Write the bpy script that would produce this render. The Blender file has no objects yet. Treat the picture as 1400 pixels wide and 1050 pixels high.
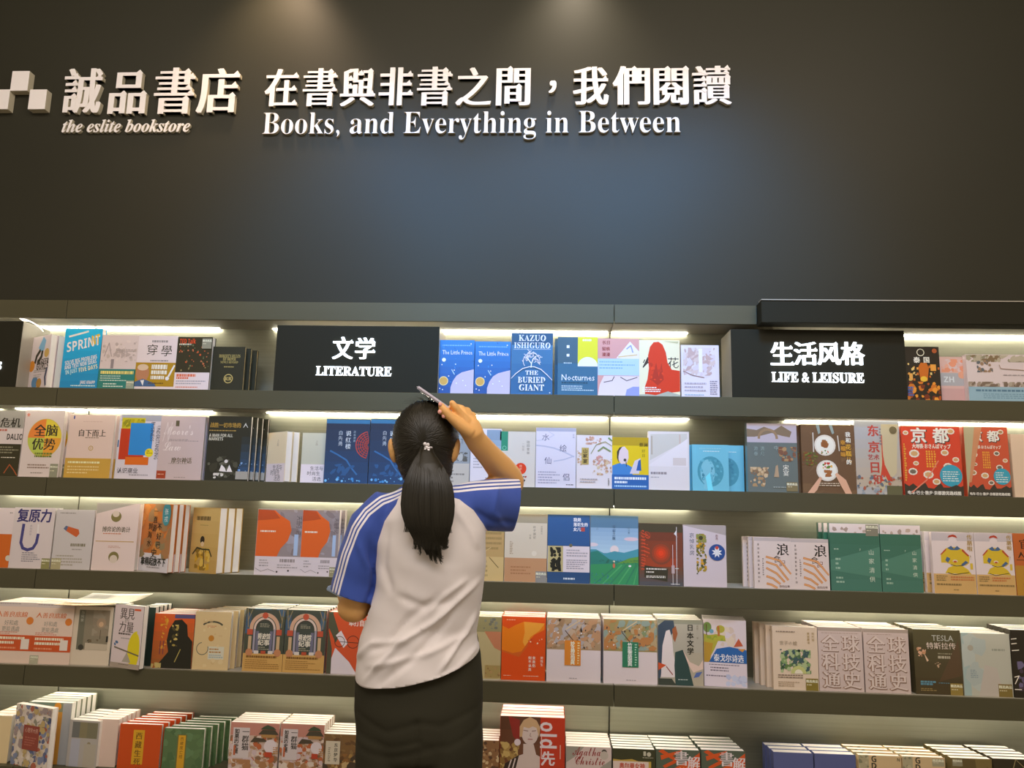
import bpy, bmesh, math, random
import numpy as np
from mathutils import Vector, Matrix, Euler
random.seed(7)
SC = bpy.context.scene
COL = SC.collection
# ------------------------------------------------------------ camera, world, lights, exposure
EYE, D, F = 1.33, 2.5, 1050.0
CAM = Vector((0, -D, EYE))
cam = bpy.data.cameras.new('camera'); cam.sensor_width = 36; cam.lens = 36 * F / 1400; cam.clip_start = .02
camo = bpy.data.objects.new('camera', cam); COL.objects.link(camo); SC.camera = camo
MROT = Matrix.Rotation(.05452342, 3, 'Z') @ Matrix.Rotation(math.pi / 2 + .15933908, 3, 'X') @ Matrix.Rotation(.02219387, 3, 'Z')
camo.matrix_world = Matrix.Translation(CAM) @ MROT.to_4x4()
vs = SC.view_settings; vs.view_transform = 'Standard'; vs.look = 'None'; vs.gamma = 1; vs.use_curve_mapping = False; vs.exposure = 0.20
cy = SC.cycles; cy.max_bounces = 5; cy.diffuse_bounces = 3; cy.glossy_bounces = 3; cy.transmission_bounces = 2; cy.transparent_max_bounces = 4
cy.caustics_reflective = False; cy.caustics_refractive = False; cy.sample_clamp_indirect = 4
wd = bpy.data.worlds.new('store_ambient'); SC.world = wd; wd.use_nodes = True
wd.node_tree.nodes['Background'].inputs[0].default_value = (1.0, .80, .58, 1); wd.node_tree.nodes['Background'].inputs[1].default_value = .42
def lamp(kind, name, loc, target, power, color, **kw):
    l = bpy.data.lights.new(name, kind); l.energy = power; l.color = color
    for k, v in kw.items(): setattr(l, k, v)
    o = bpy.data.objects.new(name, l); COL.objects.link(o); o.location = loc
    o.rotation_euler = (Vector(target) - Vector(loc)).to_track_quat('-Z', 'Y').to_euler(); return o
lamp('AREA', 'ceiling_panel_light', (.2, -2.3, 3.42), (.1, 0, .9), 70, (1, .87, .78), shape='RECTANGLE', size=3.4, size_y=1.2)
lamp('AREA', 'cool_light_box', (-.2, -2.9, 3.1), (-.2, 0, 1.9), 6, (.45, .72, 1.0), shape='RECTANGLE', size=1.3, size_y=.6)  # added fill, unseen above the camera, for a bluish sheen on the wall
lamp('SPOT', 'wall_washer_light', (-1.02, -.16, 3.42), (-1.02, .03, 2.5), 32, (1, .72, .48), spot_size=1.45, spot_blend=1.0, shadow_soft_size=.05)
lamp('SPOT', 'wall_washer_light', (.06, -.16, 3.42), (.06, .03, 2.5), 21, (1, .84, .66), spot_size=1.4, spot_blend=1.0, shadow_soft_size=.05)
for _x in (-.68, -.05, .5): lamp('SPOT', 'wall_washer_light', (_x, -1.3, 3.42), (_x, .03, 2.16), 175, (.05, .40, 1.0), spot_size=.74, spot_blend=.8, shadow_soft_size=.25)  # blue spots added without a visible fixture, to tint the middle of the wall

lamp('AREA', 'track_light', (-.2, -1.5, 3.44), (-.2, .03, 2.55), 26, (1, .86, .74), shape='RECTANGLE', size=4.2, size_y=.25)  # added warm strip, no fixture seen; lifts the wall lettering
# ------------------------------------------------------------ helpers
def at(px, py, Y):                       # point of the plane y = Y that the photograph shows at this pixel
    d = MROT @ Vector((px - 700, 525 - py, -F)); return CAM + d * ((D + Y) / d.y)
def lin(h, k=1.0):
    v = [int(h[i:i + 2], 16) / 255 for i in (0, 2, 4)]
    return tuple(min(.92, (c / 12.92 if c <= .04045 else ((c + .055) / 1.055) ** 2.4) / k / q) for c, q in zip(v, (1, .99, 1.07)))
KI = .80
MATS = {}
def mat(name, color=(.5, .5, .5), rough=.5, metal=0.0, spec=.5, attr=None, emit=None, estr=1.0, bump=None, noise=None, coat=0.0, ani=0.0):
    if name in MATS: return MATS[name]
    m = bpy.data.materials.new(name); m.use_nodes = True; nt = m.node_tree; b = nt.nodes['Principled BSDF']; L = nt.links.new
    b.inputs['Base Color'].default_value = (*color, 1); b.inputs['Roughness'].default_value = rough; b.inputs['Metallic'].default_value = metal
    b.inputs['Specular IOR Level'].default_value = spec; b.inputs['Coat Weight'].default_value = coat; b.inputs['Coat Roughness'].default_value = .12
    src = None
    if attr:
        a = nt.nodes.new('ShaderNodeAttribute'); a.attribute_name = attr; src = a.outputs['Color']; L(src, b.inputs['Base Color'])
    if noise:                             # (scale xyz, amount)
        tc = nt.nodes.new('ShaderNodeTexCoord'); mp = nt.nodes.new('ShaderNodeMapping'); mp.inputs['Scale'].default_value = noise[0]
        nz = nt.nodes.new('ShaderNodeTexNoise'); nz.inputs['Scale'].default_value = 1; nz.inputs['Detail'].default_value = 4
        L(tc.outputs['Object'], mp.inputs[0]); L(mp.outputs[0], nz.inputs['Vector'])
        mx = nt.nodes.new('ShaderNodeMix'); mx.data_type = 'RGBA'; mx.blend_type = 'MULTIPLY'; mx.inputs['Factor'].default_value = noise[1]
        cr = nt.nodes.new('ShaderNodeValToRGB'); cr.color_ramp.elements[0].position = .3; cr.color_ramp.elements[0].color = (.45, .45, .45, 1); cr.color_ramp.elements[1].position = .7
        L(nz.outputs['Fac'], cr.inputs[0]); L(cr.outputs[0], mx.inputs['B'])
        if src: L(src, mx.inputs['A'])
        else: mx.inputs['A'].default_value = (*color, 1)
        L(mx.outputs['Result'], b.inputs['Base Color'])
    if bump:                              # (scale xyz, strength, distance)
        tc = nt.nodes.new('ShaderNodeTexCoord'); mp = nt.nodes.new('ShaderNodeMapping'); mp.inputs['Scale'].default_value = bump[0]
        nz = nt.nodes.new('ShaderNodeTexNoise'); nz.inputs['Scale'].default_value = 1; nz.inputs['Detail'].default_value = 3
        bp = nt.nodes.new('ShaderNodeBump'); bp.inputs['Strength'].default_value = bump[1]; bp.inputs['Distance'].default_value = bump[2]
        L(tc.outputs['Object'], mp.inputs[0]); L(mp.outputs[0], nz.inputs['Vector']); L(nz.outputs['Fac'], bp.inputs['Height']); L(bp.outputs[0], b.inputs['Normal'])
    if emit: b.inputs['Emission Color'].default_value = (*emit, 1); b.inputs['Emission Strength'].default_value = estr
    MATS[name] = m; return m
M_print = mat('matt_print', attr='Col', rough=.55, spec=.35)
M_gloss = mat('wrapped_print', attr='Col', rough=.30, spec=.5, coat=.55, bump=((14, 14, 9), .25, .004))
M_page = mat('page_edges', (.88, .83, .76), .8, noise=((3, 900, 3), .14))
M_wallp = mat('dark_wall_paint', (.032, .0305, .019), .5, spec=.22, noise=((1.2, 1, 1.2), .12), bump=((60, 60, 60), .05, .002))
M_fascia = mat('olive_black_board', (.090, .082, .042), .48, spec=.35, noise=((1.5, 3, 14), .18))
M_dark = mat('sign_box_black', (.026, .0245, .015), .65, spec=.12, noise=((2, 2, 2), .12))
M_metal = mat('brushed_panel', (.30, .30, .23), .42, metal=.55, noise=((2.2, 2, 160), .22), bump=((3, 3, 260), .12, .002))
M_under = mat('shelf_board_finish', (.40, .37, .30), .5, noise=((2, 8, 2), .2))
M_led = mat('led_strip_light', (.9, .9, .85), .4, emit=(1.0, .93, .76), estr=25)
M_led2 = mat('led_edge_glow', (.9, .9, .85), .4, emit=(1.0, .92, .76), estr=13)
M_letter = mat('white_letter_paint', (.90, .85, .82), .45)
M_ledge = mat('letter_edge_cream', (.62, .56, .40), .5)
M_glow = mat('lit_sign_letters', (.9, .95, 1), .4, emit=(.90, .97, 1.0), estr=1.5)

def mesh_obj(name, verts, faces, m, parent=None, smooth=False, cols=None, mi=None):
    me = bpy.data.meshes.new(name); me.from_pydata([tuple(v) for v in verts], [], faces)
    for x in (m if isinstance(m, (list, tuple)) else [m]): me.materials.append(x)
    if cols is not None:
        a = me.color_attributes.new('Col', 'FLOAT_COLOR', 'POINT')
        a.data.foreach_set('color', np.array([(*c, 1.0) for c in cols], dtype=np.float32).ravel())
    if mi is not None: me.polygons.foreach_set('material_index', mi)
    if smooth: me.polygons.foreach_set('use_smooth', [True] * len(me.polygons))
    me.update()
    o = bpy.data.objects.new(name, me); COL.objects.link(o)
    if parent: o.parent = parent
    return o
def empty(name, loc, parent=None):
    o = bpy.data.objects.new(name, None); COL.objects.link(o); o.location = loc; o.empty_display_size = .05
    if parent: o.parent = parent
    return o
def tag(o, label=None, cat=None, group=None, kind=None):
    for k, v in (('label', label), ('category', cat), ('group', group), ('kind', kind)):
        if v: o[k] = v
    return o
def box(a, b):
    (x0, y0, z0), (x1, y1, z1) = a, b
    v = [(x0, y0, z0), (x1, y0, z0), (x1, y1, z0), (x0, y1, z0), (x0, y0, z1), (x1, y0, z1), (x1, y1, z1), (x0, y1, z1)]
    return v, [(0, 3, 2, 1), (4, 5, 6, 7), (0, 1, 5, 4), (1, 2, 6, 5), (2, 3, 7, 6), (3, 0, 4, 7)]
def bbox_obj(name, a, b, m, parent=None, bev=0.0015, **kw):
    v, f = box(a, b); o = mesh_obj(name, v, f, m, parent)
    if bev:
        bm = bmesh.new(); bm.from_mesh(o.data); bmesh.ops.bevel(bm, geom=bm.edges[:], offset=bev, segments=1, affect='EDGES'); bm.to_mesh(o.data); bm.free()
    return o

# ------------------------------------------------------------ lettering
def mset(s, U, l):
    out = ''
    for c in s:
        if 'A' <= c <= 'Z' and U: out += chr(U + ord(c) - 65)
        elif 'a' <= c <= 'z' and l: out += chr(l + ord(c) - 97)
        else: out += c
    return out
_tc = {}
def font_polys(s, res=1, off=0.0):
    key = (s, res, off)
    if key in _tc: return _tc[key]
    c = bpy.data.curves.new('lettering', 'FONT'); c.body = s; c.size = 1; c.resolution_u = res; c.fill_mode = 'FRONT'; c.offset = off
    o = bpy.data.objects.new('lettering', c)
    COL.objects.link(o)
    me = bpy.data.meshes.new_from_object(o)
    v = np.array([(p.co.x, p.co.y) for p in me.vertices]) if len(me.vertices) else np.zeros((0, 2))
    f = [tuple(p.vertices) for p in me.polygons]
    bpy.data.objects.remove(o); bpy.data.curves.remove(c); bpy.data.meshes.remove(me)
    _tc[key] = (v, f); return v, f
def text_polys(s, st='', res=1):
    if 'S' in st: s = mset(s, 0x1d400, 0x1d41a)          # upright serif
    if 'I' in st: s = mset(s, 0x1d468, 0x1d482)          # italic serif
    if 'C' in st: s = mset(s, 0x1d4d0, 0x1d4ea)          # script
    if 'B' in st: s = mset(s, 0x1d5d4, 0x1d5ee)          # bold sans
    v, f = font_polys(s, res, -.009 if 't' in st else 0.0)
    if not len(v): return v, f
    sh = [(0, 0)]
    if 's' in st: sh = [(-.022, 0), (0, 0), (.022, 0)]   # song: thick uprights
    if 'h' in st: sh = [(-.03, -.02), (.03, -.02), (-.03, .02), (.03, .02), (0, 0)]
    V = []; Fs = []
    for k, (dx, dy) in enumerate(sh):
        Fs += [tuple(i + k * len(v) for i in q) for q in f]; V.append(v + (dx, dy))
    return np.vstack(V), Fs

# ------------------------------------------------------------ flat printed artwork for covers
class Art:
    STEP = 4.5e-5
    def __init__(k, w, h, seed=1):
        k.w, k.h = w, h; k.V = []; k.F = []; k.C = []; k.y = .0005; k.bands = []; k.tags = []; k.rnd = random.Random(seed)
    def add(k, pts, faces, c, dep=None):
        k.y += k.STEP; n = len(k.V); c = lin(c, KI)
        k.V += [(min(max(x, .0003), k.w - .0003), -k.y - (dep[i] if dep else 0), min(max(z, .0003), k.h - .0003)) for i, (x, z) in enumerate(pts)]
        if dep: k.y += max(dep)
        k.C += [c] * len(pts); k.F += [tuple(i + n for i in q) for q in faces]; return k
    def poly(k, pts, c):
        from mathutils.geometry import tessellate_polygon
        t = tessellate_polygon([[Vector((x, z, 0)) for x, z in pts]])
        fs = []
        for a, b, d in t:
            (x0, z0), (x1, z1), (x2, z2) = pts[a], pts[b], pts[d]
            fs.append((a, b, d) if (x1 - x0) * (z2 - z0) - (x2 - x0) * (z1 - z0) > 0 else (a, d, b))
        return k.add(pts, fs, c)
    def r(k, x0, y0, x1, y1, c): return k.add([(x0 * k.w, y0 * k.h), (x1 * k.w, y0 * k.h), (x1 * k.w, y1 * k.h), (x0 * k.w, y1 * k.h)], [(0, 1, 2, 3)], c)
    def e(k, cx, cy, rx, c, ry=None, n=20, a0=0, a1=360):
        ry = ry or rx; full = a1 - a0 >= 360
        pts = [(cx * k.w + rx * k.w * math.cos(math.radians(a0 + (a1 - a0) * i / n)), cy * k.h + ry * k.w * math.sin(math.radians(a0 + (a1 - a0) * i / n))) for i in range(n + (0 if full else 1))]
        if not full: pts.append((cx * k.w, cy * k.h))
        return k.poly(pts, c) if not full else k.add(pts, [tuple(range(len(pts)))], c)
    def p(k, pts, c): return k.poly([(x * k.w, y * k.h) for x, y in pts], c)
    def s(k, pts, wd, c):
        P = [Vector((x * k.w, y * k.h)) for x, y in pts]; W = wd * k.w / 2; V = []; Fc = []
        for a, b in zip(P, P[1:]):
            d = (b - a); d = d.normalized() if d.length else Vector((1, 0)); nn = Vector((-d.y, d.x)) * W; a2 = a - d * W * .4; b2 = b + d * W * .4
            n = len(V); V += [a2 - nn, b2 - nn, b2 + nn, a2 + nn]; Fc.append((n, n + 1, n + 2, n + 3))
        return k.add([(v.x, v.y) for v in V], Fc, c, [((i // 4) % 3) * 1.2e-5 for i in range(len(V))])
    def ring(k, cx, cy, r, wd, c, n=24, a0=0, a1=360, q=1.0):
        return k.s([(cx + r * math.cos(math.radians(a0 + (a1 - a0) * i / n)), cy + q * r * k.w / k.h * math.sin(math.radians(a0 + (a1 - a0) * i / n))) for i in range(n + 1)], wd, c)
    def t(k, s, cx, cy, size, c, st='', fit=None, rot=0, sk=0):
        v, f = text_polys(s, st)
        if not len(v): return k
        v = v - (v.max(0) + v.min(0)) / 2; v = v * size * k.w
        if fit: v = v * (fit * k.w / max(1e-6, np.ptp(v[:, 0])), 1)
        if sk: v = np.stack([v[:, 0] + sk * v[:, 1], v[:, 1]], 1)
        if rot: a = math.radians(rot); v = v @ np.array([[math.cos(a), math.sin(a)], [-math.sin(a), math.cos(a)]])
        v = v + (cx * k.w, cy * k.h); nc = 5 if 'h' in st else 3 if 's' in st else 1; return k.add([tuple(q) for q in v], f, c, [(i // (len(v) // nc)) * 1.2e-5 for i in range(len(v))] if nc > 1 else None)
    def v(k, s, x, ytop, size, c, st='', gap=1.12):
        y = ytop * k.h - size * k.w / 2
        for ch in s:
            if ch != ' ': k.t(ch, x, y / k.h, size, c, st)
            y -= size * k.w * gap
        return k
    def l(k, x0, y0, x1, y1, n, c, wt=.45):           # rows of print too fine to read
        V = []; Fc = []; H = (y1 - y0) / n
        for i in range(n):
            x = x0; yb = y0 + H * i + H * (1 - wt) / 2; end = x1 - (x1 - x0) * k.rnd.choice((0, 0, .15, .35))
            while x < end - .01:
                w = min(k.rnd.uniform(.02, .07), end - x); m = len(V)
                V += [(x * k.w, yb * k.h), ((x + w) * k.w, yb * k.h), ((x + w) * k.w, (yb + H * wt) * k.h), (x * k.w, (yb + H * wt) * k.h)]
                Fc.append((m, m + 1, m + 2, m + 3)); x += w + .012
        return k.add(V, Fc, c)
    def k_(k, x0, y0, x1, y1, n, cols, size, asp=1.0):  # irregular painted patches
        for c in cols:
            V = []; Fc = []; dp = []
            for _ in range(max(1, n // len(cols))):
                cx, cy = k.rnd.uniform(x0, x1) * k.w, k.rnd.uniform(y0, y1) * k.h; m = len(V); q = k.rnd.randint(5, 8); a = k.rnd.uniform(0, 6.28); s0 = size * k.w * k.rnd.uniform(.4, 1.2); ca, sa = math.cos(a * .3), math.sin(a * .3)
                for j in range(q):
                    t = 6.283 * j / q; rr = s0 * k.rnd.uniform(.6, 1.1); X, Z = rr * math.cos(t) * asp, rr * math.sin(t)
                    V.append((min(max(cx + X * ca - Z * sa, x0 * k.w), x1 * k.w), min(max(cy + X * sa + Z * ca, y0 * k.h), y1 * k.h)))
                Fc.append(tuple(range(m, m + q))); dp += [(_ % 16) * 1.2e-5] * q
            k.add(V, Fc, c, dp)
        return k
    def g(k, x0, y0, x1, y1, c0, c1, n=8):              # printed colour ramp, bottom to top
        a = [int(c0[i:i + 2], 16) for i in (0, 2, 4)]; b = [int(c1[i:i + 2], 16) for i in (0, 2, 4)]
        for i in range(n):
            t = i / (n - 1); c = ''.join('%02x' % round(p + (q - p) * t) for p, q in zip(a, b))
            k.r(x0, y0 + (y1 - y0) * i / n, x1, y0 + (y1 - y0) * (i + 1) / n, c)
        return k
    def b(k, y0, y1, c): k.bands.append((y0, y1, c)); k.y = max(k.y, .0012) + .0001; return k
    def tag(k, x0, y0, x1, y1, c='8f8557'):
        k.tags.append((x0, y0, x1, y1, c, k.y)); k.y += .0004
        hh = y1 - y0
        return k.t('精选商品', (x0 + x1) / 2, y0 + hh * .78, (x1 - x0) * .24, 'e9e3cc', 'h').l(x0 + .02, y0 + hh * .42, x0 + (x1 - x0) * .6, y0 + hh * .55, 1, 'd8d2b8')
def ushell(w, t, h, e0, e1, z0, z1):                    # cover folded round the page block: front, spine on the left, back
    a, b = e0, e1
    P = [(w + 0, -a), (-a, -a), (-a, t + a), (w, t + a), (w, t + a - b), (-a + b, t + a - b), (-a + b, -a + b), (w, -a + b)]
    n = len(P); V = [(x, y, z0) for x, y in P] + [(x, y, z1) for x, y in P]
    Fc = [(i, (i + 1) % n, n + (i + 1) % n, n + i) for i in range(n)]
    Fc = [tuple(reversed(q)) for q in Fc]
    for q in ((0, 1, 6, 7), (1, 2, 5, 6), (2, 3, 4, 5)):
        Fc.append(q); Fc.append(tuple(reversed([i + n for i in q])))
    return V, Fc
ROWZ = [.369, .066, -.234, -.535, -.84]                 # shelf tops, from the eye level
NB = [0]
ORD = ['second', 'third', 'fourth', 'fifth', 'sixth', 'seventh', 'eighth']
def B(row, x0, x1, ytop, label, base, art=None, n=1, t=.024, y0=.022, yaw=0, gl=0, dx=0, grp=None, w=None, pages=None, back=None, step=None, lean=0):
    """A book (or a stack of n copies, one behind the other) standing face out on a shelf."""
    NB[0] += 1
    if len(label.split()) > (12 if n > 1 else 16): print('LONG', len(label.split()), label)
    zs = EYE + ROWZ[row]
    ypx = {0: 538, 1: 665, 2: 795, 3: 932, 4: 1045}[row]
    # row lines slope, so take the bottom pixel from the shelf edge at this x
    def xat(px):
        py = ypx
        for _ in range(3):
            p = at(px, py, y0); 
            if row == 4: break
            q = MROT.transposed() @ (Vector((p.x, y0, zs)) - CAM); py = 525 - F * q.y / -q.z
        return at(px, py, y0)
    A, Bp = xat(x0), xat(x1)
    _m = Bp.x / (D + y0); _c, _s = math.cos(math.radians(yaw)), math.sin(math.radians(yaw))
    W = w or (Bp.x - A.x) / max(.2, _c - _m * _s)
    H = at((x0 + x1) / 2 + (0 if row == 4 else 0), ytop, y0).z - zs
    W = max(W, .02)
    k = Art(W, H, NB[0]); k.r(0, 0, 1, 1, base)
    if art: art(k)
    m = M_gloss if gl else M_print
    V, Fc = ushell(W, t, H, .0004, .0011, 0, H)
    cb = lin(back or base, KI)
    root = mesh_obj('book', V, Fc, m, cols=[cb] * len(V))
    pc = [pages] if pages else None
    v, f = box((.0008, .0007, .0025), (W - .0025, t - .0007, H - .0008)); pg = mesh_obj('page_block', v, f, mat('gold_page_edges', (.55, .42, .2), .5) if pages == 'gold' else M_page, root)
    pr = mesh_obj('cover_print', k.V, k.F, m, root, cols=k.C)
    kids = [pg, pr]
    for (a, b, c) in k.bands:
        V, Fc = ushell(W, t, H, max(.0011, 0), .0005, a * H + .0003, b * H); kids.append(mesh_obj('paper_band', V, Fc, m, root, cols=[lin(c, KI)] * len(V)))
    for (a0, b0, a1, b1, c, yy) in k.tags:
        v, f = box((a0 * W, -yy - .0003, b0 * H), (a1 * W, -yy + .0001, b1 * H)); kids.append(mesh_obj('price_sticker', v, f, M_gloss, root, cols=[lin(c, KI)] * 8))
    root.location = (A.x, y0, zs); root.rotation_euler = (-math.radians(lean), 0, math.radians(yaw))
    tag(root, label, 'book', grp or (('copies of ' + label.split(',')[0]) if n > 1 else None))
    st = step or (t + (.0045 if dx or yaw else .0024)); ca, sa = math.cos(math.radians(yaw)), math.sin(math.radians(yaw))
    for i in range(1, n):
        r = root.copy(); COL.objects.link(r); d = i * st; j = random.uniform(-.0012, .0012) + dx * i
        r.location = (A.x - sa * d + ca * j, y0 + ca * d + sa * j, zs)
        r['label'] = '%s book behind the %s' % (ORD[i - 1], label)
        for c in (kids if dx else kids[:1] + kids[2:]): q = c.copy(); COL.objects.link(q); q.parent = r
    return root
# ------------------------------------------------------------ the room
def struct(name, a, b, m):
    return tag(bbox_obj(name, a, b, m, bev=0), kind='structure')
M_floor = mat('grey_floor_tile', (.22, .20, .17), .4, noise=((3, 3, 3), .3))
M_ceil = mat('ceiling_paint', (.30, .28, .24), .8, noise=((2, 2, 2), .1))
struct('floor', (-4.5, -5, -.05), (4.5, .25, 0), M_floor)
struct('ceiling', (-4.5, -5, 3.5), (4.5, .25, 3.6), M_ceil)
ZC = EYE + .6755
struct('wall_back', (-4.5, .03, ZC + .0005), (4.5, .24, 3.5), M_wallp)
struct('wall_behind_shelving', (-4.5, .196, 0), (4.5, .24, ZC - .0005), M_wallp)

# ------------------------------------------------------------ bookcases: three units joined side by side
FASC = [(.612, .6755)] + [(z - .0625, z) for z in ROWZ]
LEDS = {0: [(-4.2, -2.02), (-1.95, -1.692)], 1: [(-1.68, -1.22), (-1.02, .19)], 2: [(.205, .47), (.80, 2.9)]}
for u, (xa, xb, lab) in enumerate(((-3.56, -1.686, 'dark bookcase unit at the left edge, behind the pale grey crisis book'),
                                   (-1.684, .198, 'wide middle bookcase unit of black-edged shelves behind the girl'),
                                   (.200, 2.08, 'bookcase unit at the right with an overhanging dark top board'))):
    un = tag(empty('bookcase', (xa, 0, 0)), lab, 'bookcase', 'backlit bookcase units along the wall')
    q = lambda a, b: ((a[0] - xa, a[1], a[2]), (b[0] - xa, b[1], b[2]))
    bbox_obj('back_panel', *q((xa + .001, .190, .05), (xb - .001, .195, ZC - .02)), M_metal, un, bev=.001)
    for s in (xa, xb - .012):
        bbox_obj('plinth_side', *q((s, .02, 0), (s + .012, .189, EYE - .93)), M_fascia, un)
    bbox_obj('plinth_door', *q((xa + .014, .004, .06), (xb - .014, .019, EYE - .915)), M_fascia, un)
    for i, (zb, zt) in enumerate(FASC):
        Z0, Z1 = EYE + zb, EYE + zt
        fr = bbox_obj('top_board' if i == 0 else 'shelf_fascia', *q((xa, 0, Z0), (xb if not (u == 2 and i == 0) else .665, .012, Z1)), M_fascia, un, bev=.0008)
        bbox_obj('shelf_board', *q((xa, .0125, Z0 + .010), (xb, .1895, Z1 - .0003)), M_under if i < 5 else M_fascia, un, bev=0)
        for a, b in (LEDS[u] if i < 5 else ()):
            a, b = max(a, xa + .004), min(b, xb - .004)
            bbox_obj('led_strip', *q((a, .172, Z0 + .0065), (b, .182, Z0 + .0098)), M_led, un, bev=0)
            bbox_obj('edge_light', *q((a, .0135, Z0 + .0042), (b, .0195, Z0 + .0095)), M_led2, un, bev=0)
    if u == 2:
        ob = bbox_obj('overhanging_board', *q((.668, -.05, at(1100, 441.5, -.05).z), (xb, .011, at(1100, 411, -.05).z)), M_dark, un, bev=.002)
        bbox_obj('metal_trim', *q((.668, -.053, at(1100, 411, -.05).z + .0003), (xb, -.02, at(1100, 409.5, -.05).z)), M_under, un, bev=0)
    if u == 0:                            # the end of the light tape has come loose and hangs down
        pts = [at(29, 437, .02), at(38, 438, .03), at(46, 442, .05), at(54, 447, .08), at(58, 453, .11), at(60, 460, .13), at(60.5, 470, .14), at(60, 482, .15)]
        V = []; Fc = []
        for i, p in enumerate(pts):
            wv = Vector((-.35, -.9, .35)) * (.010 if i < 4 else .006)
            for s in (-1, 1): V.append((p.x + wv.x * s - xa, p.y + wv.y * s * .5, p.z + wv.z * s))
        for i in range(len(pts) - 1): Fc.append((2 * i, 2 * i + 1, 2 * i + 3, 2 * i + 2))
        lt = mesh_obj('loose_light_tape', V, Fc, mat('loose_tape_light', (.9, .9, .9), .4, emit=(1, .95, .85), estr=2.2), un)
        md = lt.modifiers.new('s', 'SOLIDIFY'); md.thickness = .0015

# ------------------------------------------------------------ solid lettering
def song(v, f):
    """Give a plain glyph the pointed stroke ends of a book face."""
    cnt = {}
    for q in f:
        for a, b in zip(q, q[1:] + q[:1]): cnt[(a, b)] = 1
    nxt = {a: b for (a, b) in cnt if (b, a) not in cnt}; prv = {b: a for a, b in nxt.items()}
    extra = []
    for a, b in nxt.items():
        A, Bq = v[a], v[b]; dx, dy = Bq - A
        if dy > 0 and abs(dx) < .02 * max(1, dy / .1):
            pa, nb = prv.get(a), nxt.get(b)
            if pa is None or nb is None: continue
            i_ = A - v[pa]; o_ = v[nb] - Bq
            if .035 < dy < .105 and i_[0] > .09 and abs(i_[1]) < .03 and o_[0] < -.05 and abs(o_[1]) < .03:
                extra.append([(A[0] + .035, A[1] + .004), (Bq[0] - .035, Bq[1] + .07), (Bq[0] - .12, Bq[1] - .003)])
            elif dy >= .105 and o_[0] < -.12 and abs(o_[1]) < .03:
                extra.append([(Bq[0] - .01, Bq[1] - .075), (Bq[0] + .05, Bq[1] - .02), (Bq[0] - .03, Bq[1] + .055), (Bq[0] - .11, Bq[1] - .003)])
    return extra
def solid_glyph(name, ch, st, rect, Y, depth, mats, parent, res=4, boost=0, base=None):
    """rect = (x0, y0, x1, y1) pixels; the glyph is placed as a solid letter standing on the plane y = Y."""
    v, f = text_polys(ch, st.replace('s', '').replace('h', ''), res)
    lay = []
    if 's' in st:
        ex = song(v, f)
        for dx in (-.034, 0, .034): lay.append((v + (dx, 0), f))
        for t_ in ex: lay.append((np.array(t_), [tuple(range(len(t_)))]))
    elif 'h' in st:
        for dx, dy in ((-.011, 0), (.011, 0), (0, .008), (0, -.008)): lay.append((v + (dx, dy), f))
    else: lay.append((v, f))
    allv = np.vstack([a for a, _ in lay]); lo, hi = allv.min(0), allv.max(0)
    if base is None:
        P0, P1 = at(rect[0], rect[3], Y), at(rect[2], rect[1], Y); sx = (P1.x - P0.x) / (hi[0] - lo[0]); sz = (P1.z - P0.z) / (hi[1] - lo[1])
        org = Vector((P0.x, Y, P0.z)); T = lambda p: ((p[0] - lo[0]) * sx, (p[1] - lo[1]) * sz)
    else:
        org, sx, sz, x_adv = base; org = org + Vector((x_adv, 0, 0)); T = lambda p: (p[0] * sx, p[1] * sz)
    V = []; Fc = []; MI = []
    for i, (vv, ff) in enumerate(lay):
        n = len(V); e = i * .00025; N = len(vv)
        V += [(T(p)[0], -depth - e, T(p)[1]) for p in vv] + [(T(p)[0], 0, T(p)[1]) for p in vv]
        ed = {}
        for q in ff:
            Fc.append(tuple(n + i_ for i_ in q)); MI.append(0)
            for a, b in zip(q, q[1:] + q[:1]): ed[(a, b)] = 1
        for a, b in ed:
            if (b, a) not in ed: Fc.append((n + b, n + a, n + N + a, n + N + b)); MI.append(1)
    o = mesh_obj(name, V, Fc, mats, parent, mi=MI); o.location = org - parent.location; return o
def sign(name, label, px, group=None, Y=.0295): return tag(empty(name, at(px[0], px[1], Y)), label, 'sign', group)
YW = .0295; LM = [M_letter, M_ledge]
s1 = sign('wall_lettering', 'four large raised white Chinese characters right of the white squares', (87, 159))
for ch, r in zip('誠品書店', ((87, 97, 147, 158), (150, 99, 208, 159), (211, 96, 272, 159), (270, 97, 332, 158))):
    solid_glyph('character', ch, 's', r, YW, .018, LM, s1)
s2 = sign('wall_lettering', 'row of raised white Chinese characters above the English slogan', (362, 148))
for ch, r in zip('在書與非書之間，我們閱讀', ((362, 97, 411, 148), (414, 96, 464, 148), (465, 96, 516, 148), (518, 95, 567, 147), (570, 94, 620, 147), (623, 95, 673, 147), (678, 93, 726, 147), (750, 113, 761, 130), (783, 94, 832, 146), (837, 93, 888, 146), (893, 93, 941, 146), (946, 92, 998, 146))):
    solid_glyph('character', ch, 's', r, YW, .014, LM, s2)
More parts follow.
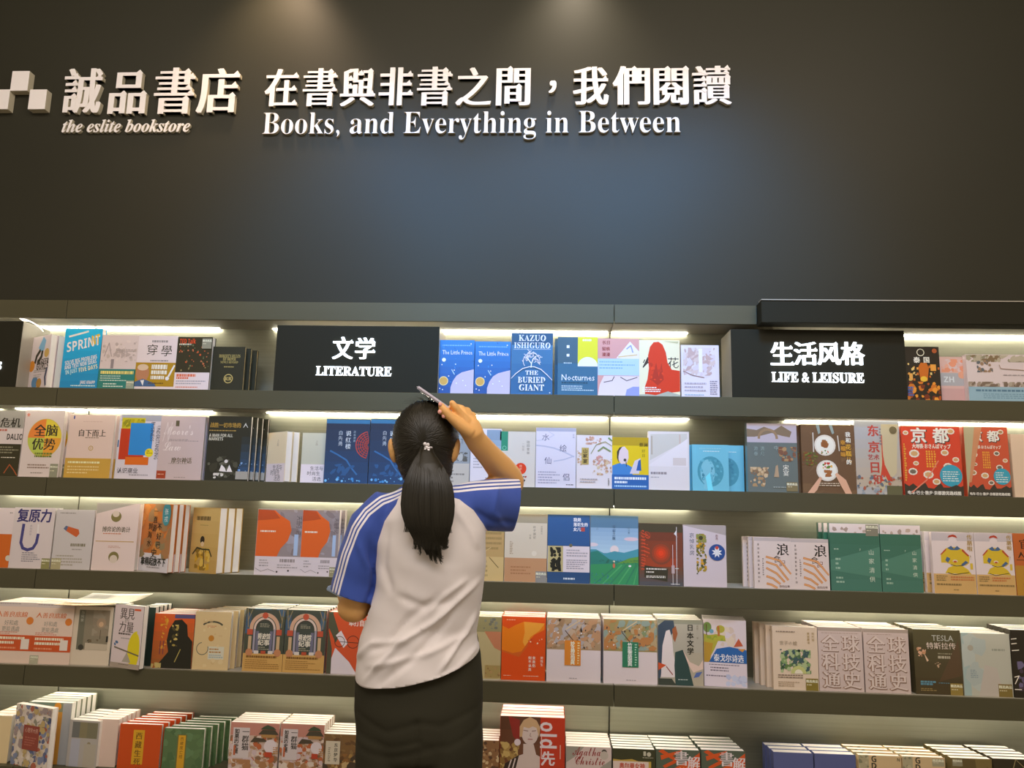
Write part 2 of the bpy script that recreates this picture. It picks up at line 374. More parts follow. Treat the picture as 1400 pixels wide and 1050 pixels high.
def latin(parent, text, st, x0, x1, ybase, ytop, Y, depth, mats, cap='B', res=4, cw=1.0, word='letter'):
    sty = st.replace('h', '')
    full, _ = text_polys(text, sty, res); bar, _ = text_polys('|', sty, res); cv, _ = text_polys(cap, sty, res)
    def adv(i):
        if i == 0: return 0.0
        w, _ = text_polys(text[:i] + '|', sty, res); return w[:, 0].max() - bar[:, 0].max()
    P0, P1 = at(x0, ybase, Y), at(x1, ybase, Y); sx = (P1.x - P0.x) / (full[:, 0].max() - full[:, 0].min()); sz = (at(x0, ytop, Y).z - P0.z) / cv[:, 1].max()
    for i, ch in enumerate(text):
        if ch == ' ': continue
        solid_glyph(word, ch, st, None, Y, depth, mats, parent, res=res, base=(Vector((P0.x, Y, P0.z)), sx, sz, (adv(i) - full[:, 0].min()) * sx))
s3 = sign('wall_lettering', 'raised white English slogan reading Books, and Everything in Between', (360, 185))
latin(s3, 'Books, and Everything in Between', 'St', 360, 930, 185.2, 156.5, YW, .012, LM)
s4 = sign('wall_lettering', 'small raised white italic line below the four large characters', (87, 183))
latin(s4, 'the eslite bookstore', 'Ih', 87, 261, 182.8, 166, YW, .012, LM, cap='b')
s5 = sign('wall_emblem', 'emblem of raised white squares at the left of the wall lettering', (21, 155))
for a, b in (((21, 130), (48, 103)), ((-6, 155), (21.5, 128)), ((45, 155), (71.5, 128))):
    P0, P1 = at(*a, YW), at(*b, YW); o = bbox_obj('square', (0, -.03, 0), (P1.x - P0.x, 0, P1.z - P0.z), M_letter, s5, bev=.001); o.location = Vector((P0.x, YW, P0.z)) - s5.location
    o.data.materials.append(M_ledge)
    for p in o.data.polygons:
        if abs(p.normal.y) < .5: p.material_index = 1

# ------------------------------------------------------------ illuminated section signs standing on the top shelf
def box_sign(x0, x1, ytop, label, gly, eng):
    z0 = EYE + ROWZ[0] + .0003; A, Bp = at(x0, 534, .002), at(x1, 540, .002); top = at((x0 + x1) / 2, ytop, .002).z
    r = tag(empty('category_sign', (A.x, .002, z0)), label, 'sign', 'illuminated section signs on the top shelf')
    hh = top - z0; w = Bp.x - A.x
    bbox_obj('sign_box', (0, .004, 0), (w, .15, hh), M_under, r); bbox_obj('face_panel', (0, 0, 0), (w, .0035, hh), M_dark, r, bev=.0006)
    for ch, rc in gly: solid_glyph('lit_character', ch, 's', rc, .0015, .004, [M_glow, M_glow], r)
    if eng: latin(r, *eng, .0015, .004, [M_glow, M_glow], cap='L', word='lit_letter')
box_sign(373, 597.5, 445.5, 'black box sign with glowing white LITERATURE lettering', [('文', (454, 461, 484, 491)), ('学', (485, 462, 514, 491))], ('LITERATURE', 'Sh', 432, 535, 513, 501))
box_sign(1001, 1241, 451, 'black box sign with glowing white LIFE & LEISURE lettering', [(c, (a, 468, a + 31, 499)) for c, a in zip('生活风格', (1053.5, 1085.5, 1117.5, 1150))], ('LIFE & LEISURE', 'Sh', 1055, 1181, 522, 509))
box_sign(-190, 19, 438, 'black box sign cut by the left edge, one lit letter showing', [('𝐒', (-6, 495, 3, 505.5))], None)
# ------------------------------------------------------------ books, top shelf
P = 'd8cbd3'; DK = '34301e'; GN = '5b5636'
B(0, 36, 62, 462, 'slim white cover with small cartoon people, first on the top shelf', P, lambda k: k.p([(.4, .78), (.6, .98), (.75, .9), (.7, .72), (.5, .7)], '7fb0d8').s([(.5, .72), (.35, .62), (.3, .5)], .1, DK).s([(.62, .7), (.6, .6), (.45, .5)], .1, DK).e(.85, .66, .12, 'c9a55e').t('CAREER', .7, .5, .22, DK, 'B', fit=.6).t('GURLS', .7, .42, .26, DK, 'B', fit=.6).l(.3, .3, .9, .36, 2, '8d8a88').e(.15, .44, .15, 'd58a2c').e(.4, .12, .16, '5a86b4').e(.62, .1, .13, 'b4863e').s([(.95, .36), (.9, .2), (.97, .05)], .08, '454a66').l(.3, .2, .8, .28, 2, 'b0a8a6'), n=2, yaw=-30, t=.020, y0=.07)
B(0, 81, 132, 449, 'bright blue SPRINT paperback, leaning tall on the top shelf', '1e9cd8', lambda k: k.g(0, 0, 1, 1, '2486c0', '22b0ea').t('SPRINT', .52, .745, .36, 'f0efe6', 'B', fit=.9, rot=14, sk=.15).t('NT', .84, .815, .36, 'f0b623', 'B', fit=.22, rot=14, sk=.15).s([(.12, .86), (.62, .95)], .05, 'e8e6dd').t('SOLVE BIG PROBLEMS', .5, .475, .15, 'dfe9ee', 'B', fit=.86, rot=13).t('AND TEST NEW IDEAS', .5, .40, .15, 'dfe9ee', 'B', fit=.86, rot=13).t('IN JUST', .28, .275, .15, 'bfe0f0', 'B', fit=.32, rot=13).t('FIVE DAYS', .72, .34, .16, 'f6e6c0', 'B', fit=.5, rot=13).t('JAKE KNAPP', .74, .1, .12, 'f2f2ee', 'B', fit=.4).l(.3, .03, .95, .07, 1, 'bfe0f0'), n=1)
B(0, 133, 183, 458, 'pale etching cover with a teal lower half on the top shelf', 'cfc0c4', lambda k: k.k_(.03, .5, .97, .9, 60, ['c5b6b8', 'bfb0ae', 'd5c6c8', 'b3a4a6'], .06).l(.4, .66, .95, .74, 3, '9c8f90').s([(.1, .6), (.2, .85), (.3, .6)], .02, 'a09092').r(.3, .38, .38, .55, '8b8188').b(0, .37, '2f7a76').l(.05, .27, .95, .34, 1, 'e6d27c', .8).l(.05, .14, .9, .26, 3, 'b9d0ca').l(.15, .03, .7, .12, 2, 'c7d8d2').tag(.78, .01, .99, .16, '8f9a90'))
B(0, 183, 237, 459, 'white cover with brushed characters and an ochre portrait band', P, lambda k: k.t('穿', .37, .74, .3, DK).t('學', .74, .72, .3, DK).l(.35, .87, .75, .92, 1, '8d868c', .8).l(.35, .52, .8, .55, 1, '8d868c', .8).b(.06, .5, 'a8841f').e(.18, .3, .17, 'b07c5e', ry=.22).e(.18, .41, .14, 'd0b8a4', ry=.08).p([(0, .06), (0, .14), (.2, .2), (.5, .12), (.55, .06)], '44618c').p([(.14, .17), (.24, .18), (.22, .07)], 'e8e6ee').l(.4, .36, .88, .48, 1, 'efe9dc', .7).l(.4, .27, .88, .37, 1, 'efe9dc', .7).l(.4, .18, .8, .27, 1, 'efe9dc', .7).s([(.85, .25), (.98, .45)], .05, 'f4f0ea').e(.82, .21, .05, 'f4f0ea').l(.35, .1, .8, .14, 1, '5d4a1c'), n=1)
def ted(k):
    k.e(.0, 1, .01, 'c0532e')
    for i in range(42):
        x, y = k.rnd.uniform(.06, .94), k.rnd.uniform(.37, .84); k.e(x, y, k.rnd.uniform(.012, .03), k.rnd.choice(['c0562e', '8a7a52', 'b56a48', '67704e']), n=7)
    k.t('TED Talk', .3, .92, .19, 'd1502a', 'B', fit=.46).l(.06, .84, .48, .88, 1, 'b9b7a8', .8).r(0, 0, 1, .33, P).l(.06, .24, .9, .31, 1, 'cf6a4c', .7).l(.06, .2, .6, .25, 1, 'cf6a4c', .7).l(.06, .1, .9, .19, 2, '9f9aa6').l(.06, .03, .8, .08, 1, 'cf8a7c').tag(.72, .78, .99, .97, '8b897a')
B(0, 237, 285, 461, 'dark cover scattered with red dots over a white foot', DK, ted, yaw=-2)
B(0, 287, 331, 474, 'small black cloth-look handbook with gilt lettering, right of the dotted cover', '2b2a1c', lambda k: k.t("ROBERT'S RULES", .53, .79, .14, 'a39257', 'S', fit=.66).t('OF ORDER', .53, .72, .13, 'a39257', 'S', fit=.4).t('NEWLY REVISED', .53, .65, .1, 'a39257', 'S', fit=.55).l(.38, .53, .68, .56, 1, 'a39257', .7).ring(.54, .28, .13, .025, 'b7a365').t('RR', .54, .28, .16, 'b7a365', 'S'), n=3, t=.014, step=.03, dx=.009, pages='gold', y0=.03)
def planets(k):
    k.g(0, 0, 1, 1, '1c4f94', '2275bb').k_(0, 0, 1, 1, 30, ['1d62a8', '2a7fc4', '1b5596'], .05, .3).t('The Little Prince', .52, .77, .17, 'efe9e8', '', fit=.84).l(.1, .88, .9, .92, 1, '6ea6d6')
    k.e(.15, .63, .055, 'e6e3c0').e(.16, .24, .13, 'e4cc9a').e(.16, .24, .11, 'c89a50').p([(.36, 0), (.36, .12), (.42, .24), (.52, .34), (.66, .4), (.82, .43), (1, .46), (1, 0)], 'b9aec4')
    for x, y in ((.48, .55), (.1, .54), (.45, .44), (.3, .33), (.14, .08), (.9, .93), (.06, .1), (.52, .2), (.7, .25), (.78, .16)): k.e(x, y, .018, 'e9ecf0', n=6)
    k.s([(.38, .45), (.46, .36)], .025, '9fc0dc')
B(0, 598, 647, 465, 'blue starry planet cover right beside the LITERATURE sign', '2068ae', planets, gl=1, grp='blue starry planet covers')
B(0, 648, 697, 467, 'blue starry planet cover left of the white tree cover', '2068ae', planets, gl=1, grp='blue starry planet covers')
def giant(k):
    k.g(0, 0, 1, 1, '2f5f8c', '3f6f98', 4).r(0, .8, 1, 1, '2a4f70').t('KAZUO', .5, .915, .22, 'cfcfdc', 'S', fit=.66).t('ISHIGURO', .5, .795, .21, 'cfcfdc', 'S', fit=.88).s([(.05, .73), (.95, .735)], .008, 'b9c3d2')
    for i in range(60):
        a = k.rnd.uniform(-.3, 3.5); r = k.rnd.uniform(.1, .21); x, y = .49 + r * math.cos(a), .55 + .68 * r * math.sin(a); k.s([(x, y), (x + k.rnd.uniform(-.07, .07), y + k.rnd.uniform(-.04, .04))], .013, 'd5d0de')
    k.s([(.48, .44), (.49, .5), (.42, .56), (.36, .6)], .022, 'e2dde8').s([(.49, .5), (.53, .58), (.6, .62)], .02, 'e2dde8').ring(.49, .54, .2, .015, 'cfcbda', a0=-20, a1=215, q=1.0)
    k.s([(0, .26), (.12, .34), (.28, .42), (.44, .45), (.56, .45), (.72, .41), (.86, .33), (1, .24)], .018, 'dad6e2').t('THE', .5, .355, .15, 'e6e2ea', 'S').t('BURIED', .5, .24, .21, 'e6e2ea', 'S', fit=.66).t('GIANT', .5, .12, .22, 'e6e2ea', 'S', fit=.6).e(.94, .04, .015, 'e8e6ea')
B(0, 698, 755, 455, 'tall blue cover with a white tree on a hill', '3b6d9a', giant)
B(0, 762, 817, 461, 'slate blue Nocturnes cover with a yellow corner panel', '35617f', lambda k: k.r(0, .55, .5, 1, '3e5a6c').r(.5, .5, 1, 1, 'cfc62a').e(.75, .5, .25, 'dcd5cf', ry=.24, a0=0, a1=180).r(.5, .49, 1, .5, '35617f').l(.62, .93, .85, .97, 1, 'eeeedd', .8).r(.22, .81, .29, .86, 'dfe3e6').r(.22, .665, .29, .71, 'dfe3e6').t('Nocturnes', .51, .31, .22, 'eef0f2', '', fit=.82).l(.15, .54, .4, .57, 1, 'c8d2da').l(.1, .08, .9, .18, 3, 'b8c8d4').l(.1, .2, .75, .24, 1, '234558', .6), n=2, dx=-.009, t=.018, step=.03)
B(0, 817, 874, 463, 'salmon pink cover with a pale blue title band', 'c88f8a', lambda k: k.t('长日', .2, .93, .1, '8e3f3c', 'h').t('留痕', .2, .82, .1, '8e3f3c', 'h').t('漫漫', .2, .72, .1, '8e3f3c', 'h').p([(.45, .66), (.78, .95), (1, .78), (1, .62)], 'd9cbd0').s([(.7, .82), (.8, .88), (.85, .76)], .03, '8b8fc0').s([(.5, .68), (.95, .72)], .03, 'cdb07a').r(0, .36, 1, .65, 'a9bddc').l(.04, .46, .9, .62, 3, '7fa0cc').p([(0, 0), (.05, .2), (.15, .35), (1, .35), (1, 0)], 'd3c0c2').p([(.66, 0), (.7, .12), (.85, .17), (1, .17), (1, 0)], '8b8ec4').s([(.15, .24), (.35, .27), (.4, .34)], .02, '5d4c50').s([(.55, .33), (.7, .27), (.95, .33)], .02, '5d4c50'))
def ghost(k):
    k.t('火', .22, .6, .3, '3a2a20').t('花', .84, .6, .3, '3a2a20').p([(.14, .04), (.14, .18), (.2, .3), (.24, .5), (.22, .72), (.27, .88), (.36, .96), (.48, .97), (.58, .92), (.66, .78), (.7, .6), (.8, .48), (1, .46), (1, .1), (.8, .08), (.5, .02)], 'c8320f').p([(.3, .3), (.42, .6), (.48, .35), (.55, .6), (.6, .3), (.45, .2)], 'a82a12').k_(.25, .2, .7, .6, 12, ['b52d10', 'd23a14'], .07, .6).p([(0, 0), (0, .04), (.2, .05), (.4, .03), (.7, .1), (1, .04), (1, 0)], 'a3a092').l(.08, .08, .6, .18, 3, 'f0e0d8', .5).p([(.6, .98), (.95, .94), (.98, .98)], 'b8b08a')
B(0, 874, 930, 465, 'cream cover with a red draped figure', 'dccfb0', ghost)
B(0, 932, 984, 472, 'pale cover of rose-brown brushwork beside the LIFE & LEISURE sign', 'd2c6d2', lambda k: k.k_(.05, .42, .9, .95, 90, ['bfa6a6', 'c9b3b2', 'b89a98', 'cbbccb'], .07, 2).r(.46, .48, .56, .93, 'ddd4e0').s([(.05, .5), (.3, .42), (.6, .38)], .02, '8b6b66').l(.08, .1, .65, .3, 3, 'a79aa8').l(.75, .05, .95, .33, 7, '847a8c').l(.08, .03, .6, .07, 1, '8aa0b8'))
def lant(k):
    k.r(0, 0, 1, 1, '20190e').k_(.02, .0, .98, .35, 40, ['a84c14', 'c8701e', '6d2a0c', 'e0912e'], .09).p([(.42, .36), (.38, .62), (.45, .7), (.62, .7), (.68, .6), (.62, .36)], 'c06616').e(.52, .4, .1, 'f6b83a', ry=.08)
    for i in range(22): x, y = k.rnd.choice((k.rnd.uniform(.05, .35), k.rnd.uniform(.65, .95))), k.rnd.uniform(.35, .75); s = k.rnd.uniform(.02, .06); k.r(x, y, x + s, y + s * .8, k.rnd.choice(['e8a04c', 'f0c27a', 'c06a22']))
    k.r(.72, .55, .88, .67, 'e09a40').r(.1, .38, .2, .5, 'e9a551').ring(.46, .89, .1, .02, 'e4ded0').t('泰', .34, .75, .19, 'e9e4da', 'h').t('国', .62, .75, .19, 'e9e4da', 'h').e(.86, .92, .07, 'a5542a').l(.04, .08, .2, .26, 4, '4b64a8', .7)
B(0, 1240, 1288, 474, 'dark night-lantern guidebook right of the LIFE & LEISURE sign', '20190e', lant, gl=1)
B(0, 1288, 1326, 488, 'hazy pink and grey wrapped cover half behind its neighbours', 'c9a9ab', lambda k: k.r(.0, .36, 1, .64, 'a3a6b4').k_(.05, .66, .95, .95, 30, ['d2a093', 'c8b6c0', 'd38e76'], .14).t('ZH', .3, .5, .3, 'ccd4e2', 'B').e(.78, .6, .14, 'd09a86').r(0, .0, 1, .3, 'bf9aa0').r(.9, 0, 1, .6, 'b38a6a'), gl=1, y0=.045)
B(0, 1325, 1424, 485, 'wide album with a pencil rider drawing and light blue foot', 'cfc3cc', lambda k: k.k_(.0, .84, 1, .99, 60, ['8c8876', 'a09a88', '7d6a52', 'b0a89a'], .04, 2).k_(.14, .62, .36, .88, 26, ['7c6f66', '967c66', '5f6670'], .03).k_(.0, .32, 1, .42, 60, ['9a8b80', 'a89e96', '77675c'], .03, 2).s([(.45, .78), (.47, .7), (.9, .66)], .01, '9b8276').l(.5, .55, .9, .58, 1, '8f8890').r(0, 0, 1, .31, '8fb0c8').l(.1, .2, .95, .27, 1, '587a98', .6).l(.2, .06, .9, .18, 3, '6f92ae'))
# ------------------------------------------------------------ second shelf
B(1, -40, 24, 561, 'grey and black cover with a red zigzag at the left edge', 'd2c6ca', lambda k: k.r(0, .73, 1, 1, '9f9b98').t('债务危机', .5, .815, .215, '2c281c', 's').l(.4, .68, .82, .72, 1, 'b86a5e', .8).t('DALIO', .84, .6, .17, '38342a', 'B', fit=.34).r(0, 0, 1, .49, '37331f').l(.1, .34, .95, .46, 3, '8b8772').s([(.7, .05), (.8, .18), (.9, .1), (.98, .02)], .02, 'a2542e').l(.6, .27, .95, .3, 1, 'd8d2c8'))
def brain(k):
    k.e(.55, .585, .43, 'c9b43c', ry=.475, n=32)
    for a0, c in ((90, 'e07f2e'), (0, 'd9c63c'), (180, 'b3c250'), (270, 'e39a2c')): k.e(.55, .585, .42, c, ry=.46, n=12, a0=a0, a1=a0 + 90)
    for ch, x, y in (('全', .42, .7), ('脑', .72, .7), ('优', .4, .49), ('势', .7, .49)): k.t(ch, x, y, .31, '25220f', 's')
    k.t('全', .08, .93, .08, 'd5602c', 'h').l(.35, .29, .8, .37, 2, '6d7a2a', .7).l(.2, .12, .75, .2, 2, '8d7468').l(.3, .05, .65, .075, 1, '80766c').tag(.78, 0, .98, .2, '8a8a78')
B(1, 25, 79, 561, 'white cover with a large four-colour disc, left of the sand-banded cover', 'd4c6c8', brain, gl=1, n=2, t=.018, step=.025, dx=.006)
B(1, 87, 149, 567, 'pale pink cover with a sand yellow lower band', 'd6bfbb', lambda k: k.t('自下而上', .53, .71, .165, '3b3222', 's', fit=.6).l(.38, .62, .68, .65, 1, '8a7468').ring(.53, .47, .045, .015, 'b59a58').t('0', .53, .47, .08, 'b59a58', 'S').r(.08, .93, .11, .98, '3d4a94').l(.3, .88, .8, .9, 1, 'c4a8a2').b(.0, .31, 'c29a45').l(.06, .22, .9, .27, 1, 'e9dcb4', .6).l(.06, .06, .75, .2, 3, 'd8c088'), n=2, t=.015, step=.02, dx=.004)
B(1, 156, 213, 567, 'white cover with red, blue and yellow squares', 'cfc8d8', lambda k: k.r(.04, .9, 1, 1, 'a2a3b6').r(.06, .78, .62, .95, 'c0b62c').k_(.08, .8, .6, .93, 20, ['8c8a20', 'b0a418'], .05, 2).r(.05, .3, .65, .78, 'bb3a1c').r(.22, .22, .78, .34, 'd46a1e').r(.28, .37, .83, .87, '2f86d6').e(.78, .41, .1, 'e3ce28').l(.72, .39, .85, .45, 2, '8b7c18').t('UNDERSTANDING', .955, .57, .13, '3c3c4c', '', fit=.78, rot=-90).t('BUSINESS', .82, .74, .13, '3c3c4c', '', fit=.45, rot=-90).t('认识商业', .3, .13, .14, '3a3a44', '', fit=.5).l(.35, .05, .8, .08, 1, '8e8a98').r(-.0, .49, .03, .6, '39639a'))
B(1, 213, 274, 569, 'mauve grey cover with handwritten white lettering', 'c0adb0', lambda k: k.r(.34, .84, .42, .93, '5c5440').t("Moore's", .42, .78, .3, 'dccfd2', 'C', fit=.66).t('Law', .3, .52, .3, 'dccfd2', 'C', fit=.4).l(.2, .6, .88, .64, 2, '8f8084').t('摩尔神话', .54, .305, .14, '5d5238', 's', fit=.46).l(.25, .24, .9, .27, 1, 'a4938f').r(0, .02, .21, .14, 'a04024').l(.03, .07, .18, .1, 1, 'd8a890').l(.4, .03, .7, .05, 1, '8a7a78').s([(.08, .6), (.16, .9), (.2, .6), (.26, .9)], .014, 'd2c4c8'), n=2, t=.018, dx=.008, step=.03)
B(1, 279, 338, 569, 'black cover with gold title and a white-shirted figure', '2c2b20', lambda k: k.g(.8, .1, 1, .8, '304a6c', '2c2b20', 6).t('战胜一切市场的', .4, .86, .12, '9c7b36', 'h', fit=.72).t('人', .87, .86, .12, 'c8c4c0').l(.03, .76, .65, .79, 1, 'a88a4a', .5).t('A MAN FOR ALL', .31, .7, .1, 'c9c4b8', 'B', fit=.55).t('MARKETS', .2, .645, .1, 'c9c4b8', 'B', fit=.33).k_(.05, .05, .75, .38, 30, ['4b4a3e', '5d5c50', '3a382c'], .09).p([(.33, .15), (.38, .25), (.46, .2), (.5, .14)], 'ded8dc').p([(.5, .14), (.56, .25), (.64, .14)], 'ded8dc').e(.48, .3, .04, 'd5cfd2').k_(.2, .03, .5, .12, 6, ['cfcac8'], .05).r(.72, .03, 1, .15, '9c9894').k_(.76, .15, .95, .3, 8, ['4c78b8', '7ea2d0'], .03), n=4, t=.015, step=.024, dx=.010)
def beige_small(k): k.v('上岛', .55, .86, .1, '8b7a68').r(0, 0, 1, .37, P).t('生活与', .6, .29, .17, '3d3330').t('时尚生', .5, .19, .17, '3d3330').t('活选', .62, .08, .17, '3d3330')
B(1, 363, 388, 592, 'small beige cover turned aside beside its own pages', 'd8c7ab', beige_small, yaw=-40, y0=.08, n=2, t=.022, grp='small beige handwritten-band covers')
B(1, 410, 446, 592, 'small beige cover half hidden by the dark blue foil cover', 'b8b4a4', beige_small, y0=.04, grp='small beige handwritten-band covers')
def foil(k):
    k.g(0, 0, 1, 1, '17406c', '1d2f48', 6).r(0, .93, 1, .99, '2f6c98').s([(.12, .5), (.3, .44), (.5, .36), (.62, .24), (.75, .14)], .035, '2b66a0').k_(.1, .12, .7, .3, 10, ['225488'], .05, 2).ring(1.0, .6, .3, .02, 'b8433c', a0=100, a1=260)  # paler streak and patches are foil highlights drawn into the print
    for i in range(5): k.ring(1.0, .6, .05 + .05 * i, .016, 'a83c38', a0=100, a1=260)
    for i in range(9): a = math.radians(100 + 20 * i); k.s([(1 + .06 * math.cos(a), .6 + .05 * math.sin(a)), (1 + .29 * math.cos(a), .6 + .2 * math.sin(a))], .014, 'a83c38')
    k.v('说红楼', .52, .82, .13, 'c3cbd6', 's').v('白先勇', .34, .82, .11, 'b6c0ce').v('正本清源', .66, .82, .06, '9fb0c4')
    for i in range(14): k.e(k.rnd.uniform(.05, .95), k.rnd.uniform(.02, .09), k.rnd.uniform(.01, .04), k.rnd.choice(['6fb0e8', '3c86c8']), n=6)
B(1, 442, 502, 573, 'dark blue foil-wrapped cover with a red roundel, fully in view', '1c3656', foil, gl=1, grp='dark blue foil-wrapped covers')
B(1, 503, 562, 573, "dark blue foil-wrapped cover partly behind the girl's hair", '1c3656', foil, gl=1, grp='dark blue foil-wrapped covers')
B(1, 585, 641, 572, "grey photo cover just right of the girl's head", '8f9298', lambda k: k.t('EAR', .72, .78, .17, '5b5f68', '', fit=.26).t('EAT', .72, .66, .17, '5b5f68', '', fit=.26).k_(.1, .36, .98, .5, 30, ['6d6a66', 'a8a6a4', '5a5650'], .07, 2).r(0, 0, 1, .33, 'b7ada4').l(.1, .04, .9, .3, 5, '7d746c'))
B(1, 642, 684, 586, 'white cover with a blue-grey photo strip behind the raised forearm', 'd3c8cf', lambda k: k.r(.52, .66, 1, .98, '8292a8').g(.52, .4, 1, .8, 'b4b8c4', '8c9cb0', 4).l(.1, .3, .4, .5, 4, 'a99ea4').l(.5, .1, .95, .16, 2, '8d8490').r(.5, .3, .9, .42, 'a7b2c8'))
B(1, 682, 731, 590, 'oatmeal cover with a green tab and a red seal', 'cbbfb6', lambda k: k.r(0, .65, .23, 1, '2f8467').ring(.13, .7, .05, .015, '7cb89e').v('随园食单', .8, .84, .09, '7e7468').v('一知堂', .66, .8, .07, '998e82').e(.6, .33, .16, 'd03a16').v('精装', .6, .4, .07, 'f0b49c').k_(.58, .08, .8, .2, 5, ['443c34', 'a03a24'], .04))
B(1, 732, 787, 585, 'lilac white cover with four scattered characters and wave lines', 'cfc5d2', lambda k: k.r(0, .94, 1, 1, 'a29fb4').s([(0, .7), (.2, .69), (.45, .66), (.7, .6), (.95, .52)], .035, 'b3aec2').s([(.45, .44), (.7, .47), (.95, .53)], .03, 'b3aec2').s([(0, .78), (.25, .8), (.45, .88), (.3, .94)], .02, 'bcb6c8').t('水', .24, .84, .19, '55506a').t('绘', .68, .66, .19, '55506a').t('仙', .3, .45, .19, '55506a').t('侣', .76, .18, .19, '55506a').l(.06, .06, .6, .28, 5, '9d96aa').l(.76, .04, .94, .07, 1, '4b4658').v('影梅', .94, .9, .05, '8e88a0'))
B(1, 788, 837, 595, 'white cover with pink blossom sprays and a gold title block', 'd6c9cc', lambda k: k.k_(.25, .82, .7, .98, 22, ['c9a08c', 'b88a78'], .05).k_(.02, .4, .2, .7, 14, ['c9a587', 'bb9474'], .05).k_(.45, .25, .98, .55, 45, ['cda28f', 'b68a6e', 'c9b08f'], .045).k_(.55, .45, .75, .62, 12, ['c58d84'], .05).s([(.4, .65), (.55, .82), (.8, .88), (1, .8)], .02, '8a8a5c').s([(.6, .7), (.75, .78), (.95, .7)], .04, '7e8a5c').s([(.9, .95), (1, .9)], .05, '6d8a5c').r(.14, .45, .34, .76, 'b59a57').t('山', .24, .7, .13, '4a3c1e', 'h').t('家', .24, .61, .13, '4a3c1e', 'h').t('宴', .24, .51, .13, '4a3c1e', 'h').l(.1, .1, .6, .2, 2, 'a89c9e').l(.88, .06, .93, .2, 5, '655a4e'))
B(1, 837, 887, 598, 'yellow cover with a bald man in blue holding a book', 'd6b411', lambda k: k.r(0, .84, 1, 1, 'b08f16').p([(0, .3), (0, .45), (.2, .5), (.4, .48), (.55, .42), (.56, .28), (0, .28)], '3f79b8').p([(.14, .6), (.14, .72), (.2, .8), (.34, .82), (.44, .74), (.45, .6), (.4, .5), (.25, .48)], 'd7bfc4').p([(.13, .6), (.13, .72), (.2, .8), (.28, .82), (.2, .74), (.17, .62), (.18, .5)], '3a332c').e(.35, .56, .04, '423c3a').s([(.38, .53), (.39, .44)], .02, '38332e').p([(.48, .3), (.62, .55), (.78, .6), (.74, .3)], 'c9bcc8').p([(.66, .36), (.72, .55), (.78, .58), (.8, .36)], '2d5698').t('蔡澜', .86, .86, .12, '58480c', 's').t('好', .86, .74, .1, '7a6410').t('日', .86, .65, .1, '7a6410').b(0, .28, '2a5c9e').l(.06, .17, .94, .25, 1, 'd9dcec', .6).l(.06, .1, .6, .17, 1, 'd9dcec', .6).l(.06, .03, .94, .09, 1, '9fc0dc', .5))
B(1, 887, 943, 590, 'white misty staircase cover left of the cyan pair', 'd3c7c8', lambda k: k.p([(.03, .5), (.05, .95), (.95, .97), (.96, .86)], 'c2b9b2').r(.06, .6, .1, .92, 'ad9c8c').r(.76, .56, .79, .95, 'c0a498').p([(0, .42), (.96, .88), (.96, .4), (0, .4)], 'd9cdd0').r(.6, .42, .92, .55, 'c9b9b6').l(.05, .26, .46, .31, 1, '8d8084', .8).l(.05, .2, .25, .23, 1, '9d9296'))
def cyan(k): k.e(.5, .42, .36, '3f8ba0', ry=.42, n=26).e(.42, .4, .2, '74b3c6', ry=.36).p([(.3, .05), (.36, .3), (.5, .2), (.55, .03)], '74b3c6').k_(.2, .2, .82, .68, 40, ['357f96', '4c97ac', '5aa6bc'], .05).e(.4, .47, .12, '74b3c6', ry=.2).p([(.42, .0), (.36, .3), (.48, .4), (.56, .02)], '6fd0f0').l(.3, .84, .75, .87, 1, 'cde6ec').l(.2, .9, .9, .93, 1, '93c2d0')
B(1, 947, 997, 608, 'small cyan wrapped cover in front of its twin', '68b0c6', cyan, gl=1, n=2, dx=-.006, t=.014, step=.02)
B(1, 986, 1018, 609, 'small cyan wrapped cover peeking out from behind its twin', '68b0c6', lambda k: k.e(.28, .42, .5, '3f8ba0', ry=.62, n=26).k_(.0, .2, .7, .68, 20, ['357f96', '4c97ac'], .08).l(.3, .84, .75, .87, 1, 'cde6ec'), y0=.06, gl=1)
B(1, 1023, 1092, 579, 'grey-teal feast-scene cover with a mauve top', '5f6a6b', lambda k: k.r(0, .72, 1, 1, 'b3a8b6').p([(0, .8), (0, .92), (.2, .9), (.35, .95), (.55, .9), (.7, .97), (.9, .88), (.86, .8), (.7, .82), (.5, .86), (.3, .82), (.15, .8)], '7c6a58').ring(.42, .78, .18, .05, '93785e', a0=0, a1=180).k_(.05, .08, .42, .36, 50, ['a58562', 'b79a78', '7d6450', 'c4ab8c'], .05).k_(.62, .45, .98, .66, 36, ['8a6450', 'a58562', '774f40'], .05).p([(.52, .22), (.56, .38), (.6, .4), (.62, .22)], 'a99078').t('中', .58, .64, .1, '9aa8a8').t('宋', .76, .36, .12, 'd8d6d0', 's').t('宴', .76, .28, .12, 'd8d6d0', 's').v('游春', .17, .66, .09, '8fa0a0').v('遇见', .3, .66, .09, '8fa0a0').l(.5, .06, .75, .09, 1, '98a0a0').tag(.76, .02, .98, .15, '7c6f50'), gl=1)
